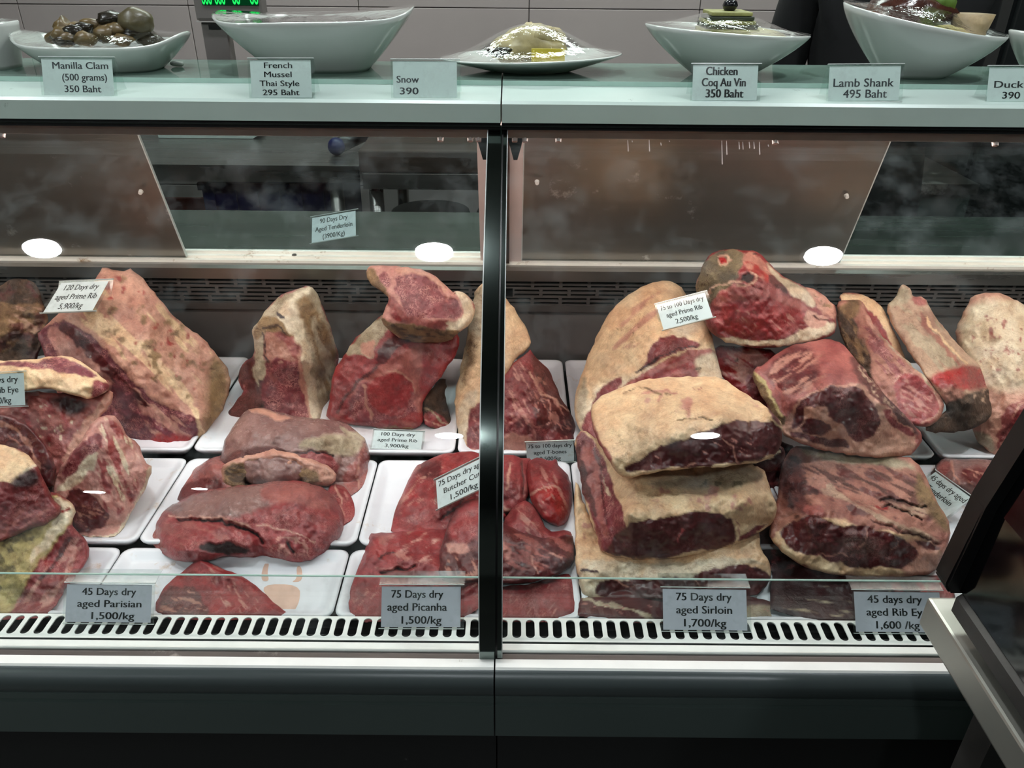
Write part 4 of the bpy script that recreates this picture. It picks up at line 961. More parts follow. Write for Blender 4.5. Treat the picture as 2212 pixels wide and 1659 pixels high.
meat('tenderloin', 'red tenderloin with a silvery top folded in front of the tenderloin pile', 'meat',
 [(318, 1140), (322, 1120), (345, 1105), (380, 1085), (430, 1062), (490, 1052), (560, 1045), (620, 1036), (665, 1042), (705, 1055), (728, 1082), (745, 1112), (740, 1150), (722, 1175), (695, 1200), (660, 1214), (620, 1212), (575, 1200), (540, 1205), (490, 1200), (440, 1215), (390, 1215), (345, 1195), (325, 1168)],
 [(320, 1140, .86), (430, 1062, .91), (620, 1037, .925), (705, 1056, .905), (745, 1115, .865), (500, 1090, .84), (640, 1085, .84), (560, 1130, .822), (650, 1150, .803), (680, 1200, .785), (560, 1200, .795), (450, 1150, .80), (480, 1185, .778), (400, 1180, .775), (400, 1212, .768), (350, 1140, .835), (545, 1165, .795), (460, 1125, .83)], 'leanr',
 [('film', [(350, 1100), (430, 1062), (560, 1045), (620, 1036), (600, 1080), (540, 1110), (500, 1125), (420, 1118), (380, 1118)], 8), ('filmr', [(560, 1048), (640, 1038), (705, 1055), (725, 1085), (715, 1098), (640, 1085), (560, 1090)], 10), ('pink', [(580, 1060), (690, 1052), (720, 1090), (700, 1098), (620, 1088)], 12),
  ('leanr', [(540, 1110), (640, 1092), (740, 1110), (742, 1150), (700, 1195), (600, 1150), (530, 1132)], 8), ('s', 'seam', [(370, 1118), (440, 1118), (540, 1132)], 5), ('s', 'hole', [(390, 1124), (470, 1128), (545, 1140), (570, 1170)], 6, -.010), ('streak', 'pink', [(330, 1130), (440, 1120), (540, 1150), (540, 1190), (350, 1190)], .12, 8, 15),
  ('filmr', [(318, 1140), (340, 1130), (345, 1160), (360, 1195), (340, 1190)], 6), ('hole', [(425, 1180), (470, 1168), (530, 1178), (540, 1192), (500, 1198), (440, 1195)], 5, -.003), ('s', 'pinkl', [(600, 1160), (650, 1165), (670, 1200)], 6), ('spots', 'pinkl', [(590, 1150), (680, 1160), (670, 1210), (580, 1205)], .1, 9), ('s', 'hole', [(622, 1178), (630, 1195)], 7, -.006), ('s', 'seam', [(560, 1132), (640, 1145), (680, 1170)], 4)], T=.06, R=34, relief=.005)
meat('parisian_cut', 'pointed red lean cut lying in the front tray beside the 45 days card', 'meat',
 [(430, 1205), (440, 1205), (470, 1225), (512, 1240), (552, 1262), (592, 1300), (628, 1332), (560, 1338), (480, 1340), (333, 1338), (340, 1290), (365, 1256), (400, 1228)],
 [(432, 1206, .775), (512, 1240, .755), (628, 1332, .702), (335, 1335, .702), (470, 1300, .715), (400, 1232, .765), (480, 1336, .699)], 'leanb',
 [('leand', [(335, 1340), (345, 1285), (370, 1262), (430, 1270), (455, 1340)], 6), ('streak', 'seamd', [(345, 1270), (430, 1265), (450, 1335), (340, 1335)], .2, 5, 10), ('streak', 'vein', [(430, 1215), (510, 1250), (590, 1320), (480, 1330)], .3, 5, 55), ('s', 'pink', [(465, 1222), (485, 1232)], 7)], T=.045, R=14)
# ---------------------------------------------------------------- butcher cuts and picanha around the post
meat('butcher_cut', 'flat red butcher cut under the tilted price card left of the chrome post', 'meat',
 [(893, 1015), (905, 1000), (960, 980), (1010, 973), (1045, 985), (1085, 1000), (1100, 1160), (845, 1160), (848, 1110), (868, 1070)],
 [(1010, 975, 1.0), (900, 1005, .985), (850, 1110, .885), (850, 1155, .86), (1000, 1150, .85), (960, 1060, .90), (1085, 1010, .96)], 'leanb',
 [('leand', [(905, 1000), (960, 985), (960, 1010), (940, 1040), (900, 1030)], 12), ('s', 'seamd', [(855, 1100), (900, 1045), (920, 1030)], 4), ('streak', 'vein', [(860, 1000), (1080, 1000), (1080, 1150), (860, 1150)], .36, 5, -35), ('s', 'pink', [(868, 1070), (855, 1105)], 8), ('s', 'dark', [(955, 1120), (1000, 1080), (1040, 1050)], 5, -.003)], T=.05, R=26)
meat('butcher_cut', 'narrow red butcher cut with a fat seam just right of the chrome post', 'meat',
 [(1060, 990), (1090, 980), (1115, 985), (1130, 990), (1150, 990), (1160, 1020), (1140, 1080), (1120, 1100), (1070, 1120)],
 [(1090, 982, .985), (1150, 992, .98), (1160, 1020, .955), (1130, 1085, .885), (1070, 1110, .875), (1105, 1040, .91)], 'leanr',
 [('s', 'seam', [(1100, 1000), (1098, 1060)], 6), ('s', 'crustr', [(1125, 992), (1130, 1070)], 5, -.003), ('s', 'seamd', [(1082, 1090), (1110, 1110)], 9), ('s', 'crust', [(1090, 1108), (1106, 1118)], 8), ('s', 'pink', [(1138, 1045), (1132, 1075)], 9)], T=.05, R=20)
meat('butcher_cut', 'bright red lumpy butcher cut leaning by the T-bones price card', 'meat',
 [(1137, 1010), (1142, 995), (1165, 985), (1190, 998), (1200, 990), (1210, 1010), (1232, 1032), (1237, 1080), (1228, 1120), (1215, 1140), (1180, 1130), (1150, 1095), (1140, 1050)],
 [(1165, 988, .97), (1205, 998, .965), (1237, 1070, .90), (1215, 1138, .85), (1150, 1090, .875), (1190, 1070, .875), (1150, 1020, .935)], 'leanb',
 [('red', [(1145, 1060), (1185, 1040), (1225, 1060), (1215, 1125), (1175, 1120)], 12), ('streak', 'vein', [(1140, 990), (1230, 1030), (1230, 1120), (1150, 1100)], .22, 6, 60), ('s', 'seam', [(1145, 1065), (1190, 1045), (1215, 1060)], 3)], T=.05, R=24)
meat('butcher_cut', 'smooth dark pink butcher cut below the bright red one', 'meat',
 [(1085, 1130), (1110, 1090), (1128, 1078), (1150, 1085), (1165, 1105), (1180, 1150), (1230, 1145), (1240, 1160), (1220, 1175), (1150, 1185), (1085, 1175)],
 [(1128, 1080, .885), (1180, 1150, .83), (1235, 1155, .83), (1100, 1170, .815), (1130, 1130, .835)], 'leanr', [('streak', 'vein', [(1100, 1090), (1170, 1100), (1170, 1170), (1100, 1170)], .36, 6, 45)], T=.05, R=26)
meat('picanha', 'large red picanha at the front, behind the 75 days picanha card', 'meat',
 [(793, 1162), (803, 1150), (830, 1150), (880, 1150), (950, 1140), (1050, 1140), (1060, 1345), (790, 1345), (760, 1338), (752, 1290), (765, 1250), (785, 1200)],
 [(800, 1152, .832), (950, 1142, .845), (1050, 1142, .84), (790, 1200, .79), (900, 1230, .755), (760, 1290, .735), (800, 1335, .702), (1000, 1335, .699), (1000, 1240, .75)], 'leanr',
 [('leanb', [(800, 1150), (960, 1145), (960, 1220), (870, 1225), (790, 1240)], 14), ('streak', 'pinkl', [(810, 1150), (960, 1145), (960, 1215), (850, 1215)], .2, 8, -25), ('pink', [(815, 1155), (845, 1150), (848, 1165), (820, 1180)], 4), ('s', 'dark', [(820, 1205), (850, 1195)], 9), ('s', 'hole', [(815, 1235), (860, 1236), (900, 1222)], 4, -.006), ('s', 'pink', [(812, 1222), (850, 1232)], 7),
  ('streak', 'vein', [(760, 1250), (1050, 1240), (1050, 1340), (760, 1340)], .34, 5, -50), ('s', 'leanb', [(945, 1260), (962, 1160)], 5)], T=.05, R=26, relief=.005)
meat('flank_cut', 'dark red flank with white streaks running behind the chrome post', 'meat',
 [(948, 1250), (950, 1190), (968, 1130), (990, 1090), (1040, 1070), (1085, 1130), (1130, 1150), (1190, 1165), (1235, 1150), (1243, 1185), (1240, 1220), (1200, 1245), (1130, 1262), (1080, 1258), (1030, 1255), (980, 1262)],
 [(990, 1092, .86), (1040, 1072, .865), (1130, 1150, .815), (1240, 1160, .82), (955, 1190, .775), (960, 1250, .735), (1080, 1255, .735), (1240, 1215, .77), (1080, 1190, .768), (1160, 1200, .77)], 'leand',
 [('leanr', [(965, 1160), (990, 1092), (1040, 1070), (1040, 1160), (1000, 1180)], 10), ('streak', 'pink', [(1080, 1140), (1240, 1160), (1240, 1220), (1080, 1240)], .08, 8, 20), ('pinkl', [(965, 1170), (1000, 1172), (1015, 1190), (1015, 1200), (985, 1195), (965, 1195)], 4), ('pinkl', [(1080, 1165), (1100, 1180), (1105, 1205), (1082, 1200)], 4), ('pink', [(1130, 1170), (1160, 1185), (1165, 1200), (1140, 1195)], 5),
  ('streak', 'seamd', [(950, 1200), (1035, 1200), (1035, 1255), (955, 1250)], .1, 6, 65), ('s', 'pinkl', [(1145, 1205), (1165, 1235)], 5), ('s', 'pinkl', [(1185, 1195), (1215, 1205)], 6), ('dark', [(1180, 1240), (1240, 1190), (1240, 1250)], 12)], T=.05, R=18, relief=.005)
meat('picanha', 'smooth red picanha at the front right of the chrome post', 'meat',
 [(1050, 1290), (1085, 1265), (1150, 1262), (1200, 1245), (1225, 1237), (1240, 1250), (1243, 1345), (1050, 1345)],
 [(1225, 1240, .77), (1100, 1262, .755), (1060, 1340, .699), (1240, 1340, .699), (1150, 1300, .72)], 'leanr', [('streak', 'vein', [(1060, 1265), (1240, 1250), (1240, 1340), (1060, 1340)], .3, 6, -60)], T=.04, R=20)
meat('fat_covered_rib', 'tall pale piece with smooth fat cover standing behind the chrome post', 'meat',
 [(1022, 640), (1035, 612), (1060, 610), (1085, 640), (1110, 662), (1140, 715), (1147, 735), (1143, 752), (1115, 775), (1095, 810), (1085, 860), (1075, 985), (1030, 990), (1008, 980), (985, 925), (982, 850), (998, 780), (1010, 720)],
 [(1040, 612, 1.24), (1110, 662, 1.22), (1147, 740, 1.17), (1015, 700, 1.19), (985, 860, 1.13), (1010, 980, 1.04), (1060, 985, 1.04), (1060, 760, 1.13), (1090, 850, 1.10), (1040, 880, 1.08)], 'fat',
 [('fatg', [(1010, 640), (1060, 612), (1045, 700), (1010, 790), (990, 850), (998, 760)], 14), ('crusty', [(1000, 790), (1020, 700), (1030, 760), (1000, 850)], 14), ('fatw', [(985, 920), (1000, 860), (1040, 830), (1020, 900), (1000, 970)], 8), ('lean', [(1005, 955), (1012, 900), (1040, 860), (1080, 840), (1080, 960), (1040, 985)], 3), ('streak', 'vein', [(1005, 950), (1040, 860), (1080, 840), (1060, 980)], .2, 5, 60), ('pinkl', [(1000, 960), (1040, 975), (1075, 975), (1060, 992), (1010, 990)], 4)], T=.07, R=20)
meat('t_bone_chunk', 'dark red bone-in chunk with dried right edge standing right of the chrome post', 'meat',
 [(1060, 870), (1085, 810), (1100, 790), (1140, 762), (1146, 752), (1152, 768), (1175, 790), (1190, 800), (1198, 830), (1215, 865), (1236, 895), (1246, 925), (1244, 950), (1228, 968), (1180, 985), (1120, 985), (1060, 980)],
 [(1146, 755, 1.16), (1190, 800, 1.16), (1246, 925, 1.10), (1140, 800, 1.115), (1100, 800, 1.13), (1085, 880, 1.075), (1160, 900, 1.055), (1225, 950, 1.06), (1100, 980, 1.045)], 'lean',
 [('leand', [(1150, 870), (1190, 850), (1240, 900), (1240, 945), (1180, 930), (1155, 910)], 5), ('streak', 'vein', [(1090, 800), (1150, 770), (1240, 900), (1230, 960), (1090, 960)], .16, 6, 60), ('crustr', [(1142, 760), (1190, 800), (1246, 915), (1225, 890), (1180, 850), (1150, 800)], 4), ('s', 'seam', [(1146, 805), (1165, 845), (1190, 862), (1230, 890)], 6), ('spots', 'bonep', [(1145, 800), (1180, 820), (1200, 860), (1160, 850)], .15, 9),
  ('seamd', [(1070, 950), (1120, 930), (1160, 955), (1230, 960), (1180, 988), (1070, 985)], 6), ('s', 'vein', [(1155, 880), (1170, 860), (1190, 870), (1185, 905)], 3), ('s', 'vein', [(1150, 920), (1190, 915), (1240, 925)], 3), ('s', 'pink', [(1090, 930), (1140, 880), (1150, 940)], 7)], T=.08, fine=.002)
# ---------------------------------------------------------------- right pile
meat('fat_covered_rib', 'big prime rib with a smooth pale fat dome, behind the uppermost sirloin', 'meat',
 [(1300, 700), (1340, 645), (1400, 612), (1440, 606), (1468, 615), (1485, 640), (1530, 695), (1552, 780), (1565, 830), (1480, 860), (1300, 950), (1275, 960), (1252, 930), (1243, 900), (1240, 860), (1262, 790)],
 [(1440, 608, 1.22), (1485, 640, 1.20), (1340, 645, 1.20), (1262, 790, 1.12), (1243, 880, 1.06), (1380, 760, 1.06), (1440, 740, 1.045), (1530, 700, 1.08), (1555, 800, 1.03), (1420, 800, 1.03), (1300, 900, 1.03), (1400, 680, 1.12)], 'fat',
 [('fatw', [(1250, 900), (1290, 830), (1400, 800), (1440, 700), (1520, 690), (1500, 720), (1420, 760), (1400, 820), (1330, 840), (1270, 880), (1250, 930)], 14), ('streak', 'fatp', [(1300, 700), (1440, 612), (1480, 640), (1440, 700), (1330, 780)], .12, 14, -40), ('spots', 'crusty', [(1320, 680), (1440, 640), (1440, 700), (1340, 760)], .45, 10),
  ('fatg', [(1240, 860), (1262, 800), (1268, 860), (1256, 930)], 8), ('pink', [(1380, 810), (1440, 775), (1520, 745), (1552, 760), (1568, 830), (1480, 870), (1330, 900), (1300, 870)], 3), ('streak', 'leanb', [(1370, 820), (1500, 750), (1550, 790), (1500, 830), (1380, 850)], .06, 9, -25), ('fatw', [(1500, 770), (1550, 755), (1568, 830), (1510, 850)], 10), ('s', 'crustg', [(1500, 800), (1512, 797)], 9),
  ('lean', [(1412, 742), (1428, 726), (1470, 720), (1512, 740), (1500, 752), (1450, 765), (1380, 800), (1370, 810), (1400, 770)], 3), ('s', 'dark', [(1370, 805), (1430, 765), (1500, 745)], 6), ('lean', [(1252, 930), (1268, 880), (1310, 830), (1340, 812), (1345, 830), (1310, 880), (1290, 950), (1265, 960)], 3), ('streak', 'pink', [(1252, 930), (1300, 840), (1345, 820), (1290, 950)], .2, 5, -55)], T=.08, R=22)
meat('rib_trim', 'bright red moist trimming wedged behind the top sirloin', 'meat',
 [(1540, 745), (1600, 748), (1660, 752), (1680, 770), (1665, 800), (1690, 900), (1650, 910), (1600, 850), (1560, 820), (1548, 780)],
 [(1540, 750, 1.09), (1670, 760, 1.08), (1640, 850, 1.03), (1690, 900, 1.01), (1560, 810, 1.05)], 'red', [('streak', 'pinkl', [(1545, 748), (1670, 755), (1670, 850), (1560, 820)], .02, 9, 30), ('spots', 'crust', [(1550, 750), (1640, 760), (1600, 800)], .3, 10), ('lean', [(1600, 820), (1630, 800), (1690, 895), (1650, 905)], 5)], T=.05)
meat('t_bone_chunk', 'bone-in T-bone chunk with round marbled red face on top of the right pile', 'meat',
 [(1500, 625), (1508, 598), (1525, 560), (1545, 540), (1575, 535), (1600, 542), (1635, 541), (1650, 553), (1680, 590), (1730, 618), (1765, 625), (1790, 645), (1806, 665), (1806, 715), (1790, 728), (1720, 745), (1660, 752), (1600, 748), (1555, 735), (1530, 712), (1520, 680)],
 [(1560, 538, 1.16), (1640, 545, 1.16), (1500, 620, 1.13), (1540, 600, 1.09), (1600, 610, 1.065), (1530, 700, 1.06), (1600, 740, 1.05), (1720, 740, 1.055), (1700, 640, 1.085), (1806, 690, 1.10), (1765, 628, 1.14), (1650, 620, 1.07), (1640, 700, 1.048)], 'lean',
 [('leanb', [(1535, 700), (1545, 670), (1580, 655), (1640, 650), (1700, 655), (1742, 675), (1735, 705), (1700, 730), (1630, 738), (1560, 730)], 4), ('streak', 'vein', [(1540, 670), (1740, 670), (1720, 730), (1550, 725)], .28, 5, 40),
  ('pink', [(1540, 640), (1570, 612), (1640, 605), (1700, 640), (1750, 665), (1740, 675), (1690, 655), (1640, 645), (1580, 652), (1545, 668)], 6), ('streak', 'leanb', [(1545, 630), (1640, 605), (1700, 645), (1580, 655)], .0, 8, 50),
  ('crustg', [(1498, 628), (1508, 595), (1525, 558), (1548, 538), (1590, 540), (1620, 560), (1600, 580), (1580, 610), (1548, 640), (1530, 660), (1510, 660)], 3), ('crustg', [(1560, 560), (1610, 550), (1600, 585), (1565, 590)], 8), ('s', 'bone', [(1530, 640), (1540, 620), (1590, 600), (1625, 612)], 7), ('s', 'red', [(1558, 555), (1568, 565)], 14), ('s', 'bone', [(1552, 552), (1572, 550), (1574, 568), (1558, 572), (1552, 560)], 5),
  ('bonep', [(1600, 545), (1640, 545), (1660, 580), (1680, 605), (1640, 605), (1610, 580)], 6), ('spots', 'red', [(1600, 560), (1670, 570), (1680, 610), (1620, 605)], .0, 12), ('hole', [(1594, 595), (1610, 588), (1628, 596), (1622, 610), (1602, 608)], 3, -.008), ('s', 'bone', [(1592, 612), (1612, 616), (1630, 610), (1632, 596), (1622, 590)], 5), ('s', 'hole', [(1626, 548), (1634, 546)], 6),
  ('fatg', [(1650, 552), (1680, 590), (1730, 618), (1765, 650), (1755, 668), (1700, 625), (1670, 600)], 4), ('fatw', [(1690, 625), (1730, 620), (1765, 660), (1750, 665)], 5), ('crustr', [(1655, 580), (1700, 625), (1700, 640), (1660, 610)], 4), ('fatp', [(1730, 618), (1765, 625), (1806, 665), (1806, 700), (1770, 665)], 5), ('spots', 'crusty', [(1735, 620), (1800, 660), (1800, 690)], .1, 12),
  ('fatw', [(1550, 722), (1600, 738), (1700, 735), (1740, 705), (1806, 695), (1806, 716), (1780, 730), (1700, 748), (1620, 752), (1560, 738)], 3), ('seam', [(1740, 672), (1770, 670), (1803, 700), (1740, 712)], 4), ('s', 'crustr', [(1758, 680), (1800, 700)], 5)], T=.09, R=12, fine=.002)
meat('rib_eye_roll', 'rib eye roll with a dark round cut face in the middle right pile', 'meat',
 [(1622, 815), (1632, 796), (1648, 790), (1665, 772), (1700, 748), (1745, 738), (1785, 730), (1822, 742), (1838, 765), (1870, 800), (1900, 840), (1950, 892), (1985, 930), (1992, 945), (1984, 968), (1962, 988), (1880, 988), (1800, 978), (1730, 960), (1685, 935), (1660, 880), (1640, 845)],
 [(1630, 800, .99), (1700, 750, 1.05), (1785, 731, 1.07), (1838, 765, 1.03), (1690, 915, .915), (1720, 862, .915), (1790, 832, .915), (1855, 828, .92), (1900, 868, .92), (1985, 940, .93), (1960, 985, .915), (1800, 975, .90), (1830, 900, .905), (1650, 850, .96), (1780, 780, .985), (1870, 805, .98)], 'pink',
 [('leand', [(1650, 800), (1700, 750), (1745, 740), (1770, 790), (1760, 830), (1700, 860), (1660, 830)], 16), ('streak', 'seamd', [(1640, 790), (1760, 740), (1850, 800), (1700, 870)], .12, 9, -30), ('crustr', [(1835, 760), (1870, 800), (1990, 935), (1985, 950), (1940, 905), (1860, 830), (1830, 790)], 4), ('spots', 'bone', [(1830, 770), (1880, 800), (1980, 930), (1900, 870)], .18, 8), ('pink', [(1770, 745), (1820, 745), (1840, 800), (1850, 825), (1790, 825)], 10),
  ('crusty', [(1622, 815), (1634, 795), (1650, 830), (1680, 870), (1700, 905), (1690, 925), (1660, 880), (1640, 845)], 3), ('s', 'faty', [(1635, 805), (1658, 845), (1688, 895)], 9, .002), ('s', 'pink', [(1675, 830), (1690, 860)], 12),
  ('fatp', [(1690, 915), (1720, 862), (1790, 833), (1858, 828), (1880, 848), (1920, 890), (1990, 945), (1962, 990), (1880, 990), (1800, 980), (1725, 958), (1685, 935)], 3), ('leand', [(1708, 905), (1722, 868), (1785, 836), (1848, 834), (1872, 850), (1893, 880), (1900, 925), (1870, 958), (1840, 952), (1828, 930), (1790, 905), (1782, 875), (1740, 882), (1735, 905), (1720, 925), (1705, 920)]),
  ('leand', [(1740, 905), (1790, 912), (1800, 935), (1760, 938), (1722, 928)], 3), ('leand', [(1706, 925), (1780, 945), (1836, 958), (1832, 972), (1770, 962), (1715, 942)]), ('lean', [(1900, 875), (1980, 940), (1975, 950), (1920, 915)], 3), ('s', 'seamd', [(1895, 880), (1903, 920)], 3)], T=.10, R=12)
meat('strip_loin', 'strip loin with a thick cream fat top, uppermost of the stacked sirloins', 'meat',
 [(1275, 890), (1283, 868), (1305, 852), (1340, 838), (1385, 822), (1450, 812), (1500, 814), (1560, 815), (1600, 845), (1650, 875), (1685, 905), (1690, 930), (1688, 965), (1665, 990), (1640, 1000), (1560, 1008), (1480, 1012), (1400, 1022), (1350, 1037), (1330, 1015), (1300, 970), (1280, 925)],
 [(1283, 870, .945), (1385, 822, .975), (1500, 815, .985), (1580, 825, .975), (1650, 876, .90), (1300, 960, .845), (1330, 990, .812), (1450, 942, .80), (1560, 905, .81), (1670, 893, .84), (1688, 960, .835), (1640, 998, .815), (1480, 1010, .798), (1350, 1035, .808), (1400, 880, .885), (1520, 860, .89)], 'fat',
 [('s', 'fatp', [(1385, 850), (1430, 845), (1460, 848)], 7, -.003), ('s', 'fatp', [(1430, 848), (1420, 868)], 5, -.002), ('s', 'crusty', [(1460, 905), (1500, 900), (1540, 903)], 3, -.004), ('s', 'crusty', [(1345, 845), (1390, 836), (1425, 853), (1445, 850)], 3, -.003), ('spots', 'pinkl', [(1330, 860), (1600, 850), (1680, 890), (1480, 920)], .36, 24), ('s', 'red', [(1497, 836), (1512, 835)], 4), ('crustr', [(1660, 870), (1688, 905), (1690, 925), (1660, 900)], 5),
  ('front', [(1356, 1024), (1355, 1008), (1420, 968), (1520, 935), (1570, 912), (1620, 905), (1686, 915), (1692, 965), (1662, 990), (1560, 1003), (1480, 1008), (1400, 1018)], 2.5, -.001), ('s', 'seamd', [(1555, 940), (1590, 975), (1600, 1000)], 5), ('s', 'seamd', [(1480, 1008), (1502, 998)], 3), ('streak', 'vein', [(1400, 980), (1660, 930), (1640, 990), (1400, 1010)], .42, 5, 30), ('pink', [(1275, 888), (1290, 930), (1330, 1015), (1320, 1015), (1285, 950)], 4)], T=.05, R=10, relief=.003)
meat('strip_loin_tail', 'small dark strip end with a pale fat tip beside the uppermost sirloin', 'meat',
 [(1625, 990), (1665, 965), (1690, 960), (1697, 985), (1680, 1010), (1660, 1020), (1630, 1015)], [(1690, 962, .87), (1630, 1010, .85), (1690, 1000, .86)], 'dark', [('s', 'fatw', [(1635, 998), (1668, 985), (1685, 972)], 9)], T=.04)
meat('strip_loin', 'strip loin with stained fat top and torn red left side, second of the stack', 'meat',
 [(1245, 985), (1240, 950), (1258, 925), (1285, 945), (1330, 985), (1350, 1005), (1500, 985), (1635, 980), (1655, 1025), (1668, 1065), (1680, 1092), (1674, 1125), (1630, 1160), (1560, 1188), (1450, 1206), (1380, 1212), (1300, 1196), (1290, 1165), (1262, 1080)],
 [(1258, 928, .945), (1245, 985, .91), (1290, 1160, .80), (1300, 1195, .775), (1345, 1025, .85), (1360, 1112, .757), (1500, 1095, .757), (1600, 1085, .77), (1680, 1093, .80), (1635, 985, .88), (1500, 1018, .86), (1400, 1208, .763), (1560, 1186, .77), (1300, 1060, .86), (1660, 1130, .80)], 'fat',
 [('fatg', [(1380, 1045), (1500, 1022), (1635, 1005), (1655, 1030), (1600, 1050), (1540, 1060), (1440, 1055)], 12), ('spots', 'crustg', [(1500, 1040), (1620, 1030), (1600, 1060), (1520, 1060)], .2, 12), ('spots', 'pinkl', [(1360, 1040), (1660, 1060), (1670, 1110), (1380, 1100)], .3, 18),
  ('leanm', [(1238, 950), (1258, 925), (1290, 955), (1312, 1020), (1350, 1105), (1350, 1130), (1345, 1160), (1300, 1198), (1288, 1165), (1262, 1085), (1244, 1000)], 3), ('pink', [(1256, 945), (1280, 960), (1296, 1040), (1300, 1110), (1315, 1160), (1300, 1165), (1282, 1100), (1262, 1000)], 4), ('crustr', [(1238, 950), (1256, 960), (1275, 1060), (1290, 1130), (1270, 1100), (1245, 1000)], 4), ('streak', 'fatw', [(1290, 990), (1310, 1030), (1335, 1100), (1310, 1080)], .0, 7, 65), ('s', 'leand', [(1285, 970), (1300, 1050), (1310, 1130)], 7),
  ('front', [(1345, 1140), (1360, 1128), (1450, 1112), (1510, 1104), (1560, 1110), (1588, 1130), (1592, 1160), (1578, 1180), (1450, 1203), (1380, 1209), (1300, 1195), (1320, 1170)], 3, -.001), ('leand', [(1600, 1155), (1665, 1125), (1640, 1155), (1590, 1175)], 4), ('s', 'seamd', [(1593, 1125), (1597, 1165)], 4), ('s', 'leanr', [(1470, 1145), (1465, 1165)], 8)], T=.05, R=10)
meat('strip_loin', 'strip loin with a pale fat rim and dark face, third of the stacked sirloins', 'meat',
 [(1238, 1040), (1252, 1050), (1262, 1090), (1290, 1150), (1300, 1165), (1450, 1175), (1560, 1160), (1636, 1130), (1645, 1190), (1664, 1214), (1664, 1262), (1630, 1292), (1500, 1296), (1340, 1296), (1262, 1292), (1250, 1262), (1243, 1200)],
 [(1240, 1042, .885), (1290, 1165, .82), (1245, 1200, .775), (1252, 1265, .74), (1300, 1235, .738), (1450, 1245, .732), (1560, 1225, .738), (1660, 1215, .76), (1636, 1152, .80), (1450, 1195, .775), (1340, 1292, .735), (1630, 1290, .737)], 'fat',
 [('fatw', [(1246, 1205), (1300, 1212), (1450, 1222), (1560, 1200), (1664, 1216), (1600, 1225), (1540, 1228), (1480, 1252), (1330, 1250), (1280, 1300), (1258, 1290), (1250, 1262)], 5), ('spots', 'pinkl', [(1240, 1050), (1280, 1100), (1280, 1200), (1245, 1200)], .2, 16), ('front', [(1285, 1292), (1290, 1262), (1315, 1250), (1335, 1256), (1350, 1250), (1480, 1250), (1540, 1226), (1600, 1222), (1664, 1235), (1664, 1265), (1630, 1298), (1340, 1298)], 3), ('s', 'seamd', [(1325, 1250), (1340, 1262), (1370, 1265)], 4), ('s', 'seamd', [(1500, 1250), (1520, 1275)], 3), ('s', 'dark', [(1255, 1232), (1290, 1236)], 9)], T=.05, R=9)
meat('strip_loin', 'strip loin behind the clear riser, lowest of the stacked sirloins', 'meat',
 [(1243, 1290), (1300, 1285), (1450, 1288), (1664, 1284), (1668, 1345), (1243, 1345)],
 [(1250, 1290, .74), (1660, 1290, .74), (1450, 1288, .738), (1250, 1340, .699), (1660, 1340, .699)], 'front', [('s', 'fatg', [(1262, 1294), (1340, 1310), (1430, 1345)], 12), ('fatg', [(1600, 1310), (1668, 1300), (1668, 1345), (1590, 1345)], 6), ('streak', 'vein', [(1250, 1290), (1660, 1290), (1660, 1340), (1250, 1340)], .4, 6, 20)], T=.04, R=8)
